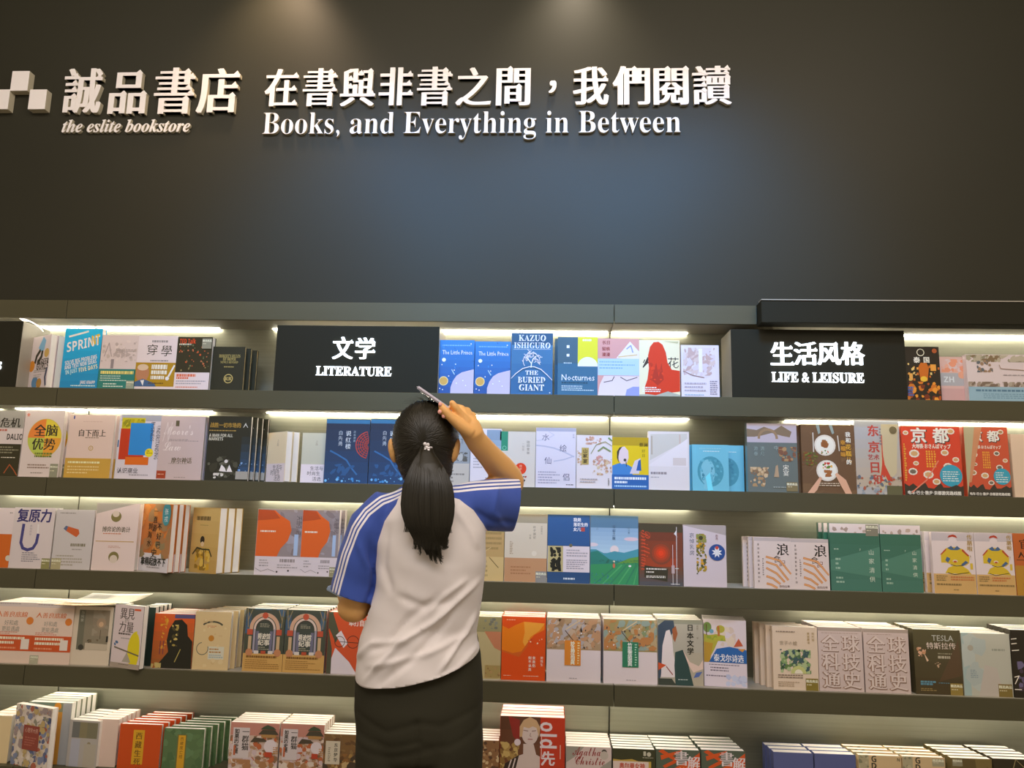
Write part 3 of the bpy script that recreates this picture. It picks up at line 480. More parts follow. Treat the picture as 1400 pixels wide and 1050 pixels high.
B(1, 1098, 1172, 581, 'brown cover with two plates of food and hands', '6d533c', lambda k: k.k_(0, 0, 1, 1, 30, ['72573e', '684e38'], .2, 3).e(.44, .7, .2, 'd5cec8').e(.44, .7, .17, 'e2dcd8').k_(.36, .66, .52, .78, 10, ['a06a3c', '8a5530'], .06).k_(.36, .57, .52, .63, 8, ['c06a2c', '5f7a34'], .03).e(.46, .33, .2, 'd5cec8').e(.46, .33, .17, 'e2dcd8').k_(.38, .36, .56, .45, 14, ['c8642c', 'd0a040', '5f7a34', 'b8342a'], .04).k_(.4, .24, .55, .34, 8, ['9a6238'], .06).k_(0, .4, .3, .6, 50, ['59632e', '6f7434', '7c4a2c'], .03).p([(.08, 0), (.2, .12), (.32, .24), (.36, .22), (.26, .05), (.2, 0)], 'd3a58c').p([(.6, .28), (.64, .3), (.8, .2), (.9, 0), (.78, 0), (.7, .12)], 'd3a58c').s([(.22, .88), (.22, .6)], .02, 'c9c2bc').s([(.68, .84), (.7, .62)], .02, 'c9c2bc').p([(.28, 1), (.34, 1), (.36, .88), (.32, .86)], '8d9a9a').p([(.52, 1), (.58, 1), (.62, .88), (.58, .86)], '8d9a9a').v('我和', .87, .9, .1, 'ece4dc', 'h').v('花糕儿', .87, .72, .11, 'cf9f3c', 'h').v('的', .87, .5, .1, 'ece4dc', 'h').v('幸福味', .77, .78, .1, 'c89038', 'h').l(.3, .1, .68, .16, 2, 'c9b8a4'), n=2, dx=-.012, t=.02, step=.02)
B(1, 1172, 1234, 575, 'tall pale Tokyo cover with a red tower', 'a8a9b0', lambda k: k.g(0, .1, 1, 1, 'b5a79a', 'a4a8b6', 7).p([(.5, 0), (.9, .3), (.98, .95), (.6, .95), (.55, .5)], 'bfb498').t('东', .42, .86, .27, 'b2413a', 'h').t('京', .42, .64, .27, 'b2413a', 'h').t('艺术', .4, .5, .13, 'a5484a', 'h').t('日', .42, .36, .27, 'b2413a', 'h').t('和', .44, .2, .24, 'b2413a', 'h').s([(.6, .8), (.6, .5)], .03, 'c26a58').p([(.52, .18), (.58, .4), (.6, .6), (.64, .4), (.8, .18), (.7, .18), (.64, .26), (.6, .18)], 'c0402e').k_(0, .0, 1, .26, 80, ['8a96a8', '7d6f66', 'b8b4b0', '5f6a7c', 'a85c48'], .04).e(.86, .87, .085, '6b6044').r(.66, .0, 1, .12, '5c5c42').l(.55, .66, .6, .9, 6, '7c7480'), gl=1)
def kyoto(k):
    for ch, x in (('京', .3), ('都', .68)): k.t(ch, x, .86, .3, '3c342e', 'h').t(ch, x - .01, .868, .28, 'e6e0e0', 'h')
    k.t('大地铁·おさんぽマップ', .5, .71, .09, 'eee2da', 'h', fit=.66)
    for i in range(4): k.l(.4 + .045 * i, .4, .43 + .045 * i, .65, 7, 'dfa33a', .7)
    for x, y, r in ((.2, .6, .09), (.72, .62, .07), (.9, .52, .06), (.22, .46, .05), (.16, .34, .08), (.42, .3, .09), (.76, .42, .08), (.55, .2, .07), (.07, .9, .05), (.84, .93, .07)): k.e(x, y, r, 'e8d8d4', ry=r * .8, n=9).e(x, y, r * .7, k.rnd.choice(['a8845c', '6b6258', 'c9a070']), ry=r * .5, n=7)
    k.e(.8, .29, .19, '2f9cc0', n=24).l(.66, .2, .94, .36, 5, 'cfe6ec', .4).l(.02, .2, .06, .75, 16, 'd8a03c', .7)
    k.p([(0, 0), (0, .17), (.08, .13), (.15, .17), (.22, .12), (.3, .16), (.36, .18), (.4, .11), (.5, .1), (.58, .16), (.62, .18), (.66, .12), (.76, .12), (.88, .16), (.95, .13), (1, .15), (1, 0)], '302c24').t('电车·巴士·散步·京都游览路线图', .5, .04, .07, 'ece6e0', 'h', fit=.9)
B(1, 1237, 1318, 583, 'red kyoto map cover in full view', 'cd3f26', lambda k: (kyoto(k), k.s([(.12, .04), (.38, .22), (.6, .5)], .02, 'd8806c')), gl=1)
B(1, 1318, 1340, 585, 'grey newsprint cover showing between the two red map covers', 'a9a48e', lambda k: k.r(.05, .8, .55, 1, 'a8452c').l(.1, .1, .95, .7, 12, '6e6a5a').l(.6, .78, .98, .95, 4, '6e6a5a'), y0=.05, w=.1)
B(1, 1323, 1384, 584, 'faded red map cover behind crinkled wrap', 'c34f32', lambda k: (kyoto(k), k.p([(0, 0), (.25, 1), (.0, 1)], 'b0a98c'), k.p([(.25, 1), (.05, .2), (.1, .2), (.42, 1)], 'c48a68')), gl=1)
B(1, 1388, 1440, 594, 'plain cream cover at the right edge of the second shelf', 'd6bfae', None, n=2, dx=-.006, t=.015)
# ------------------------------------------------------------ third shelf
B(2, -42, 11, 694, 'white and orange cover cut by the left edge', P, lambda k: k.r(0, 0, 1, .56, 'c76422').e(.97, .16, .07, 'c9c4bc').l(.88, .9, .95, .94, 1, '8c8480'))
B(2, 11, 67, 694, 'white cover with dark blue characters above a U shape', 'cfc4cb', lambda k: k.t('复原力', .5, .87, .33, '35306c', 'h', fit=.84).s([(.26, .72), (.24, .42), (.3, .33), (.42, .3), (.55, .33), (.62, .42), (.64, .56)], .07, '434280').s([(.62, .72), (.63, .58)], .04, 'dad4dc').v('从创伤中', .45, .72, .06, '9b93a4').l(.3, .1, .75, .27, 5, '85808c').tag(.8, .0, 1, .17, '868250'), n=2, dx=.004, t=.015)
B(2, 69, 122, 697, 'grey-white cover with a blue and orange eraser', 'c2bcc2', lambda k: k.p([(.22, .68), (.28, .73), (.34, .72), (.3, .64)], '5d688a').p([(.3, .64), (.34, .72), (.62, .67), (.65, .6), (.58, .54)], 'c05c30').l(.45, .38, .9, .44, 1, '7c7664', .8).l(.5, .32, .75, .35, 1, '8d8684').l(.1, .05, .8, .25, 4, 'a29a90').l(.1, .93, .5, .96, 1, '7f7a78').tag(.0, .0, .25, .18, 'a39a78'), n=2, dx=.003, t=.015)
B(2, 124, 183, 688, 'tall white cover with two round portraits either side of a gold line', 'd8c6c8', lambda k: k.p([(0, .84), (0, 1), (.9, 1)], 'aaa39e').e(.47, .8, .12, '7d7346').e(.46, .84, .08, 'cfc0b8', ry=.07).t('博弈论的诡计', .5, .61, .13, '57503c', 's', fit=.66).l(.2, .53, .62, .56, 1, 'c07a5c').s([(.05, .43), (.93, .43)], .018, 'b9975c').e(.5, .2, .12, '7a7044').e(.5, .17, .09, 'cfc0b8').l(.35, .33, .65, .37, 2, 'c0988c'))
B(2, 189, 229, 689, 'orange cover with vertical brush script standing proud of the shelf edge', 'bb6f33', lambda k: k.k_(0, .25, 1, 1, 40, ['c8752e', 'b06a38', '9a7650', 'c98440'], .16).k_(0, .2, 1, .5, 14, ['8c7a58', 'a4744a'], .14).v('一直游', .45, .95, .15, '332b1c', 's').v('到海水', .3, .72, .15, '332b1c', 's').v('不好巴', .62, .72, .16, '332b1c', 's').v('史', .5, .35, .2, '332b1c', 's').e(.82, .86, .14, '3d8c9a', ry=.24).v('张戎', .82, .94, .13, 'd8e4e4').b(0, .27, 'd2ccd8').t('拿得起放不下', .5, .15, .17, '2c2c24', 'h', fit=.85).l(.3, .05, .75, .08, 1, '8a8488'), yaw=-30, y0=.062, n=3, t=.018)
B(2, 258, 295, 694, 'straw yellow cover with a small robed figure', 'bd9a5a', lambda k: k.g(0, 0, 1, 1, 'b89454', 'c7a768', 5).l(.15, .8, .75, .87, 1, '5c4a28', .9).l(.3, .72, .6, .74, 1, '8b7440').e(.42, .5, .08, '2c2417', ry=.1).e(.43, .44, .06, 'cdb493').k_(.2, .04, .75, .38, 40, ['b88a1e', 'c79a2c', '8a6a20', 'd2b050'], .09).s([(.1, .28), (.25, .38), (.45, .36), (.7, .36), (.8, .26)], .04, '3c3420').s([(.5, .36), (.55, .1)], .03, '4b3c20'), yaw=-27, y0=.055, n=3, t=.028)
def orng(k): k.r(0, .28, 1, 1, '8b7f84').k_(.5, .3, 1, 1, 14, ['8f858c', '7c6f74', '9a92a0'], .15, .6).p([(.0, .28), (.0, .99), (.38, .98), (.52, .9), (.72, .82), (.77, .68), (.7, .52), (.55, .4), (.48, .28)], 'd35a1c').p([(0, .82), (0, .99), (.35, .98), (.5, .86), (.3, .84)], 'b1451c').l(.08, .64, .42, .68, 1, 'f0d8c8', .6).t('天吾手记', .93, .76, .13, '4a4448', '', rot=-90, fit=.4).r(.84, .3, .93, .62, '9fb4d8').l(.55, .19, .95, .25, 1, '8f8488', .8).l(.5, .1, .95, .17, 2, '9c9296').l(.1, .12, .3, .24, 3, '9c9296').s([(.02, .1), (.15, .05), (.3, .09), (.45, .05)], .008, '6c6468').e(.75, .07, .02, '332c2c').e(.5, .05, .02, '332c2c')
B(2, 347, 409, 696, 'white-footed cover with a burnt orange blob, left of its twin', 'cfc3cc', orng, gl=1, grp='burnt orange blob covers')
B(2, 409, 460, 697, "white-footed cover with a burnt orange blob, nearer the girl's sleeve", 'cfc3cc', lambda k: (orng(k), k.tag(.8, 0, 1, .14, '8c8668')), gl=1, n=2, dx=.009, t=.02, step=.03, grp='burnt orange blob covers')
B(2, 477, 510, 713, 'plain beige book half hidden behind the blue left sleeve', 'cbb9a8', None, n=2, t=.02)
B(2, 652, 688, 703, "tan and cream cover beside the girl's waist", 'b79663', lambda k: k.r(0, .72, 1, 1, 'a5905f').r(0, .0, 1, .36, 'c9ad78').s([(.45, .35), (.8, .2)], .03, '77623a').l(.1, .45, .9, .9, 6, '9a7f50').l(.1, .05, .4, .32, 4, 'a68c5c').s([(0, .36), (.5, .5)], .02, 'cfb784'), gl=1)
B(2, 689, 747, 703, 'cream cover with a clay-coloured paper band', 'cdbfae', lambda k: k.r(0, .87, 1, 1, 'a09480').v('叶子诚记', .7, .83, .07, '6b6150').v('贺复', .6, .7, .05, '8b8070').v('中国美文', .87, .83, .045, '8b8070').l(.12, .4, .2, .6, 8, 'a6917c', .5).e(.7, .42, .06, 'd8ccbe').r(0, 0, 1, .35, 'b98a66').l(.15, .1, .7, .24, 3, 'a4714e').tag(.74, 0, 1, .16, '888686'), gl=1)
B(2, 748, 806, 704, 'dark blue cover with a woodcut figure and a white text panel', '2c4c78', lambda k: k.r(0, .55, 1, .99, '2f568c').t('我是', .7, .93, .095, 'dfe2ea', 'h').t('落花生的', .78, .86, .095, 'dfe2ea', 'h', fit=.34).t('女儿', .7, .79, .095, 'dfe2ea', 'h').r(.79, .76, .88, .82, 'b04a44').r(0, .16, 1, .54, P).r(.01, .16, .37, .54, 'b7a878').k_(.06, .19, .32, .52, 34, ['201f18', '2a2820'], .06).p([(.1, .17), (.14, .35), (.2, .35), (.17, .17)], '201f18').p([(.26, .17), (.24, .35), (.3, .35), (.33, .17)], '201f18').l(.45, .2, .95, .35, 5, '9a919c').l(.45, .38, .95, .5, 3, 'a8a0aa').l(.38, .05, .7, .08, 1, 'c8d0dc', .9).e(.55, .55, .04, '6b6450'))
def land(k):
    k.g(0, .45, 1, .82, 'a8c4dc', '86a6c8', 6).r(0, .82, 1, .99, '537898').e(.85, .66, .15, 'd6bccb', ry=.04).e(.04, .57, .12, 'd6c6d2', ry=.04).e(.5, .5, .09, 'dfcfd4').p([(0, .5), (.12, .5), (.3, .44), (.5, .48), (.7, .46), (1, .52), (1, .3), (0, .3)], '3f90a4').p([(0, .46), (.15, .48), (.4, .36), (.7, .32), (.7, .25), (0, .25)], '1e7a70').p([(.55, .3), (.8, .38), (1, .41), (1, .25), (.55, .25)], '5b9440').p([(0, .28), (1, .32), (1, 0), (0, 0)], '2b8c5c')
    for i in range(6): k.s([(.1 + .16 * i, .0), (.55 + .1 * i, .28)], .03, '45a468' if i % 2 else '237a5c')
    k.k_(0, 0, .45, .16, 40, ['1d5f86', '2a7c8c', '2f6fa0'], .02, .5).e(.49, .27, .025, 'c06a50', ry=.05).e(.49, .33, .02, 'e8d8c0').e(.82, .27, .03, 'e8eef0', ry=.02).v('雪都之歌', .49, .86, .07, '4a6684').v('陈河著', .8, .84, .045, '5d7894').v('当代', .14, .84, .04, '5d7894').k_(0, .3, 1, .36, 40, ['1b5f5c', '2a6f5c'], .02, .4)
B(2, 807, 873, 705, 'green valley landscape cover under a blue sky', '5f86a8', land, gl=1)
def dred(k):
    k.g(0, .0, 1, .3, '4c4c54', '6a4030', 5).r(0, .3, 1, .86, '71382a').g(.1, .3, .85, .86, '9a3a20', '6e3426', 4).r(0, .86, 1, 1, '403a2c')
    for i in range(5): k.e(.5, .52, .26 - .05 * i, ['7c3a28', '963a24', 'b13a1e', 'cc3818', 'e23c18'][i], n=18)
    k.t('Brilliant', .15, .55, .34, 'c8482c', 'C', fit=.95, rot=-90).s([(.86, .95), (.86, .02)], .012, 'ddd6dc').s([(.77, .66), (.77, .02)], .01, 'ddd6dc').r(.74, .2, .81, .33, 'b9a2a8').p([(.8, .84), (.86, .9), (.86, .8), (.9, .78)], 'e0dade').s([(.82, .28), (.9, .28)], .012, 'e8e2e6').s([(.72, .03), (.92, .03)], .01, 'e8e2e6').p([(.12, .13), (.12, .32), (.66, .27), (.64, .07)], '2f2d22').l(.16, .25, .62, .28, 1, 'dcd6d0', .7).l(.16, .2, .35, .23, 1, 'dcd6d0', .7).l(.16, .12, .6, .16, 2, 'dcd6d0', .6)
B(2, 874, 934, 716, 'dark red cover with a glowing sun and script down its side', '5c3226', dred, gl=1)
def snow(k):
    k.p([(0, 1), (1, 1), (1, .84), (0, .99)], 'a99c9c').v('哀悼乳房', .2, .87, .12, '4c5468').k_(.3, .2, .54, .86, 90, ['6d6a34', '8a7a30', '4e5234', 'a58a2c', 'c79326'], .045, .7).k_(.3, .72, .54, .85, 8, ['8a8a4a'], .07).e(.41, .79, .05, '453f28')
    k.e(.78, .56, .19, '2a4a8a', n=26)
    for i in range(8): a = math.radians(45 * i + 22); k.p([(.78, .56), (.78 + .07 * math.cos(a - .35), .56 + .047 * math.sin(a - .35)), (.78 + .13 * math.cos(a), .56 + .088 * math.sin(a)), (.78 + .07 * math.cos(a + .35), .56 + .047 * math.sin(a + .35))], 'e2e0ea')
    k.e(.78, .635, .04, 'c04a3c').v('西西', .78, .85, .06, '8d5a58')
B(2, 935, 994, 718, 'white cover with a round blue star emblem and a mosaic strip', 'c9bbc4', snow)
def lang(k):
    k.r(0, .93, 1, 1, 'b7aaac').t('浪', .78, .77, .34, '2e241c', 's').t('食', .62, .58, .2, '3a2c20').t('記', .76, .5, .18, '6a3020')
    for (a, b, c) in (((.33, .62), (.7, .55), (.98, .3)), ((.33, .52), (.6, .46), (.9, .18)), ((.33, .4), (.6, .3), (.8, .14)), ((.33, .24), (.5, .2), (.68, .1)), ((.33, .1), (.45, .08), (.6, .02))): k.s([a, b, c], .055, 'c6834e').s([a, b, c], .015, 'dca878')
    k.l(.1, .1, .15, .9, 10, '8c7c78', .5).l(.22, .25, .26, .6, 8, '8c7c78', .5).t('欧阳应霁', .8, .05, .07, '6a4a3a', '')
B(2, 1032, 1083, 735, 'cream cover with orange strips, first of two', 'd3c3c2', lang, n=3, dx=-.011, t=.014, step=.024, grp='cream covers with orange strips')
B(2, 1083, 1135, 737, 'cream cover with orange strips touching the green pair', 'd3c3c2', lang, grp='cream covers with orange strips')
def green(k): k.r(0, .86, 1, 1, P).k_(.06, .85, .94, .95, 8, ['a08c88', 'b59f98'], .07).g(0, 0, 1, .86, '3a6f62', '2f6554', 5).p([(0, .45), (1, .66), (1, .2), (0, .3)], '457a6a').v('山家清供', .82, .62, .115, 'c4d0c4', '', 1.55).l(.08, .6, .22, .63, 1, 'a4bcae').l(.1, .3, .2, .5, 3, '8fae9f').l(.1, .1, .26, .22, 2, '8fae9f').t('7', .6, .61, .06, 'bcd0c4', 'B')
B(2, 1137, 1206, 716, 'green cover with white top and grey sticker, left of its twin', '3a6a5c', lambda k: (green(k), k.tag(.73, .82, .98, .99, '7c786c')), gl=1, n=3, dx=-.009, t=.014, step=.022, grp='green cookery covers')
B(2, 1207, 1263, 718, 'green cover with white top and no sticker, beside the yellow robe covers', '3a6a5c', green, gl=1, grp='green cookery covers')
def robe(k):
    k.r(0, .86, 1, 1, 'bdb4c0').r(0, 0, 1, .32, 'c9a46c')
    k.p([(.2, .62), (.34, .74), (.45, .76), (.6, .76), (.75, .72), (.88, .6), (.86, .5), (.78, .46), (.5, .46), (.32, .5), (.2, .5)], 'cdb032').p([(.28, .33), (.36, .42), (.5, .46), (.7, .45), (.82, .4), (.9, .32)], 'cdb032').p([(.36, .74), (.46, .78), (.52, .73), (.6, .78), (.68, .73), (.6, .71), (.44, .71)], '47628e').p([(.18, .63), (.32, .73), (.34, .71), (.22, .63)], 'b0452a').p([(.72, .73), (.88, .62), (.84, .61), (.7, .7)], 'b0452a').p([(.3, .54), (.36, .5), (.42, .57), (.34, .6)], '47628e').p([(.66, .47), (.74, .46), (.84, .51), (.78, .54)], '47628e').e(.53, .53, .06, 'd8c8b8', ry=.035).e(.53, .52, .04, 'b0452a', ry=.02).p([(.38, .91), (.42, .95), (.52, .965), (.58, .95), (.62, .91), (.5, .93)], 'a8361c').e(.5, .87, .1, 'd9ccd6', ry=.08).s([(.34, .34), (.5, .31), (.66, .33), (.84, .35)], .014, '33301f').s([(.42, .47), (.55, .45), (.72, .46)], .014, '33301f')
    k.v('传膳啦', .9, .97, .13, 'a88a4c', 's', 1.05).t('!', .9, .6, .14, '8c744a', 'B').r(.88, .4, .94, .5, 'd0b23c').l(.4, .21, .95, .29, 2, 'c07848', .6).l(.06, .2, .32, .3, 3, '8c744a', .5).l(.06, .12, .95, .18, 1, '8c744a').l(.45, .05, .6, .08, 1, '8c744a')
B(2, 1278, 1336, 728, 'yellow robed figure cover beside the green pair', P, robe, n=3, dx=-.010, t=.014, step=.024, grp='yellow robed figure covers')
B(2, 1337, 1390, 729, 'yellow robed figure cover beside the orange and ochre one', P, robe, grp='yellow robed figure covers')
B(2, 1391, 1440, 730, 'orange and ochre cover at the right edge of the third shelf', 'b5602f', lambda k: k.r(0, 0, 1, .48, 'b08332').t('官', .3, .83, .3, '4c2a18', 's').t('人', .2, .65, .2, '3a2814', 's').s([(.06, .57), (.9, .57)], .02, '4c3018').l(.2, .05, .9, .2, 4, '6f5320'))
# ------------------------------------------------------------ fourth shelf
def shan(k): k.t('人善良底線', .42, .8, .14, 'c8734a', 's', fit=.78, sk=.12).r(0, .93, 1, 1, 'c3b5b6').l(.05, .96, .9, .99, 1, '8f8486').t('好和處', .42, .66, .13, '8d857c', '', fit=.34).t('更能遇處', .42, .56, .13, '8d857c', '', fit=.44).e(.88, .7, .09, 'cf7a34').l(.05, .47, .6, .52, 2, 'c07868').b(.2, .46, 'c25226').l(.06, .38, .8, .44, 1, 'f0d4c0', .7).l(.06, .3, .8, .37, 1, 'f0d4c0', .6).l(.06, .22, .6, .28, 1, 'd89070').r(.72, .23, .92, .4, 'd8ccc8')
B(3, -14, 41, 823, 'peach cover with an orange band at the left edge', 'd6bfb4', shan, n=4, t=.030, y0=.024, grp='peach covers with orange bands')
B(3, 41, 94, 825, 'peach cover with an orange band next to the grey interior photo', 'd6bfb4', lambda k: (shan(k), k.tag(-.02, .0, .2, .14, 'a8a490')), n=4, t=.030, y0=.024, grp='peach covers with orange bands')
B(3, 94, 148, 829, 'white cover with a grey table-and-lamp photograph', 'cdbfb0', lambda k: k.r(.14, .26, .92, .94, '857c6c').k_(.5, .5, .92, .94, 20, ['968b7c', '8c8070'], .16).r(.14, .26, .3, .94, '6c6a5c').e(.72, .72, .12, 'a08a76').e(.72, .7, .06, 'c8a88a').s([(.72, .6), (.72, .45)], .015, '5c5040').k_(.4, .36, .75, .44, 10, ['4a4438', '6a5c48'], .04).p([(.36, .26), (.36, .38), (.92, .36), (.92, .26)], 'b9ac9c').e(.26, .3, .07, '3f3c34').v('为何家', .23, .92, .08, 'b8b4a8').r(.88, .4, .93, .5, '2c2a24'), n=4, t=.028, y0=.03)
B(3, 150, 190, 826, 'narrow white cover with a yellow disc and seesaw, jutting over the edge', 'd4c5cc', lambda k: k.t('異見', .45, .86, .3, '5b4f4c', 's', fit=.5).t('的', .45, .76, .16, '7b6f6c').t('力量', .45, .65, .28, '5b4f4c', 's', fit=.5).r(.68, .92, .9, .95, 'd0542a').l(.2, .52, .85, .56, 1, '5b4f4c', .7).l(.3, .45, .7, .49, 1, 'a0969a').e(.84, .3, .28, 'd8c71e', ry=.46, a0=90, a1=270).e(.84, .3, .12, 'd8c71e', ry=.4).s([(.1, .32), (.95, .22)], .035, '6d6250').p([(.4, .1), (.55, .26), (.7, .1)], 'a89f94').k_(.05, .33, .3, .42, 5, ['4c6a94'], .05).r(0, 0, 1, .08, 'a5968c').l(.3, .05, .7, .07, 1, '6b5f58'), yaw=-20, y0=.024, n=1, t=.02, back='2f3a34')
B(3, 183, 206, 830, 'dark green slab-like cover right behind the seesaw cover', '2d3a34', None, n=4, t=.026, y0=.05)
def dyl(k): k.g(0, 0, 1, 1, '9a5a2c', 'cc5a28', 6).k_(.15, .3, .35, .95, 18, ['c88a2c', 'd09a34'], .06, .5).r(.5, .92, 1, .99, '55507c').p([(.1, .0), (.25, .15), (.4, .3), (.34, .5), (.38, .72), (.5, .88), (.68, .9), (.82, .8), (.86, .6), (.98, .5), (1, 0)], '26241a').k_(.42, .4, .62, .8, 14, ['a08c4a', 'c4ac62', '4c4428'], .06, .7).k_(.0, .0, .25, .1, 6, ['b8a468'], .08).s([(.7, .35), (.58, .12)], .02, 'a89858').r(.18, .25, .2, .5, '6c3448').r(.26, .25, .28, .5, '6c3448')
B(3, 206, 261, 839, 'orange cover with a black silhouetted curly-haired head', 'bf5628', dyl, n=4, t=.03, y0=.026)
B(3, 262, 311, 836, 'tall sand cover with an arched title and a hat drawing', 'cdb489', lambda k: (k.ring(.5, .7, .32, .045, '4c4a3c', a0=35, a1=145, q=.6), k.l(.35, .72, .6, .76, 2, 'b8603c'), k.e(.48, .54, .08, 'b87a2c'), k.ring(.25, .36, .16, .02, '5f6258', a0=100, a1=380), k.r(.42, .18, .86, .4, 'c9c4b4'), k.l(.45, .28, .84, .38, 2, 'a8762c'), k.l(.45, .2, .84, .27, 2, '8fa0a8'), k.k_(.05, .05, .9, .95, 16, ['c8ac80', 'd2bc94'], .07), k.ring(.5, .7, .32, .02, '4c4a3c', a0=35, a1=145, q=.6)), n=5, t=.022, dx=.009, step=.03)
def jazz(k):
    k.r(0, .28, 1, 1, '3e4438').k_(0, .6, 1, 1, 12, ['34506c', '3c5a78'], .2).r(.14, .3, .86, .98, '38403a')
    for sx in (0, 1):
        f = lambda x: 1 - x if sx else x
        k.s([(f(.08), .7), (f(.04), .99)], .02, '8a7a58').s([(f(.06), .8), (f(.16), .98)], .018, '8a7a58').r(min(f(.06), f(.2)), .58, max(f(.06), f(.2)), .67, 'b84a30').r(min(f(.22), f(.27)), .3, max(f(.22), f(.27)), .68, '9b92a4').r(min(f(.29), f(.36)), .32, max(f(.29), f(.36)), .64, '6a6880').r(min(f(.1), f(.18)), .34, max(f(.1), f(.18)), .56, 'bfa07c').e(f(.14), .3, .09, 'b97c56').r(min(f(.26), f(.38)), .28, max(f(.26), f(.38)), .33, 'cfc4c0')
    k.ring(.5, .68, .34, .09, 'c49c84', a0=0, a1=180, q=1.0).ring(.5, .68, .25, .05, 'cdb8b0', a0=0, a1=180, q=1.0).ring(.5, .68, .21, .03, '38332a', a0=0, a1=180, q=1.0).e(.5, .89, .075, 'b84a30').t('爵迹馆', .5, .56, .15, 'd8d0c4', 'h', fit=.32).t('纪事', .5, .46, .15, 'd8d0c4', 'h').l(.38, .7, .62, .77, 3, '9c9886').l(.36, .34, .64, .4, 2, '9c9886').r(.44, .28, .56, .33, 'b0482c').b(0, .285, 'c69a58').l(.08, .215, .85, .255, 1, '7a5420', .8).l(.06, .04, .92, .2, 5, '9c7438', .35)
B(3, 331, 385, 832, 'dark jukebox-arch cover with a tan band, beside the sand cover', '3a4238', jazz, gl=1, n=5, t=.026, y0=.024, grp='dark jukebox-arch covers')
B(3, 386, 442, 834, 'dark jukebox-arch cover with a tan band, beside the orange bicycle cover', '3a4238', jazz, gl=1, n=5, t=.026, y0=.024, grp='dark jukebox-arch covers')
B(3, 445, 502, 837, "orange bicycle-and-hand cover below the girl's elbow", 'c7502a', lambda k: k.p([(0, 1), (0, .0), (.12, .0), (.12, .4), (.02, .7), (.12, 1)], '4c4c3a').p([(0, 1), (.1, .99), (.3, .62), (.2, .5), (.02, .75)], '4f4f3c').p([(.2, .62), (.32, .7), (.5, .5), (.4, .42)], 'd5cad0').ring(.3, .52, .12, .014, '4b2c20').ring(.62, .52, .14, .014, '4b2c20').s([(.3, .52), (1, .5)], .014, '4b2c20').p([(.12, 0), (.12, .25), (.2, .42), (.55, .2), (.75, 0)], 'd2c6d0').t('单打自行', .75, .83, .16, 'd8c8c0', 'h', fit=.5), n=4, t=.03, y0=.026)
B(3, 648, 684, 843, "faded tan cover with a coral burst, right of the girl's hips", 'b5a57c', lambda k: k.r(0, .75, 1, 1, '8f8660').k_(.3, .8, .9, .98, 10, ['6b6a60', '7a7a70'], .08).p([(.35, .76), (1, .76), (1, .45), (.75, .5)], 'b97858').r(.4, .02, 1, .22, 'a08a58').k_(.4, .02, 1, .22, 12, ['8a6a44', 'a8885c'], .06), gl=1, n=4, t=.03, y0=.03)
B(3, 685, 745, 843, 'vivid orange cover with a flame-like wave', 'd04a10', lambda k: k.p([(0, .47), (0, .85), (.15, .8), (.3, .86), (.5, .92), (.97, .9), (.97, .8), (.75, .72), (.6, .6), (.45, .45), (.25, .42)], 'd8740f').p([(.5, .92), (.98, .9), (.85, .78), (.65, .68), (.55, .5), (.48, .6), (.52, .75)], 'dd9534').p([(0, .47), (.25, .42), (.45, .45), (.6, .6), (.6, .54), (.4, .36), (.2, .4), (0, .44)], 'c85a1c').v('何不认真', .65, .38, .075, 'ecdcd0', 's').v('来悲伤', .74, .38, .075, 'ecdcd0', 's').v('郭强生', .92, .38, .065, 'ecdcd0').k_(.6, .55, .95, .66, 8, ['b8401c', 'e8d0b8'], .02).l(.1, .93, .3, .96, 1, 'e0a080').l(.5, .06, .85, .08, 1, 'e8c0a8').l(.05, .06, .25, .08, 1, 'e8c0a8'), n=4, t=.028, y0=.028)
def scene_art(k, cols): k.r(0, .5, 1, 1, cols[0]).k_(0, .52, 1, .985, 130, cols, .07, 1.7).s([(.35, .82), (.62, .97)], .02, 'c8b08c').s([(.34, .8), (.5, .64)], .015, '5c4634').k_(.05, .52, .95, .95, 30, ['4c4038', 'd8d0d4', '6c5c54'], .02)
B(3, 747, 821, 845, 'white cover with a brown scroll painting and an orange title tag', 'd4c6cc', lambda k: (scene_art(k, ['a58a6c', '97785c', 'b8a08c', 'a9a0a4', 'b58a68']), k.r(.33, .26, .63, .65, 'cf7f2c'), k.v('妙言神话词典', .48, .64, .085, 'f0e2d0', 'h', .8), k.l(.57, .28, .61, .63, 9, 'f0d0a0'), k.l(.42, .05, .6, .075, 1, '9c9094')), n=4, t=.03, y0=.026)
B(3, 825, 899, 847, 'white cover with a green scroll painting and a green title tag', 'd4c6cc', lambda k: (scene_art(k, ['9a8a5c', '7f8c68', 'a88658', 'b09a78', '8a9890', 'b07848']), k.r(.35, .26, .65, .65, '2f7658'), k.v('竹取物語図典', .49, .64, .085, 'dce8dc', 'h', .8), k.l(.58, .28, .62, .63, 9, 'a8ccb4'), k.l(.42, .05, .6, .075, 1, '9c9094')), n=4, t=.03, y0=.026)
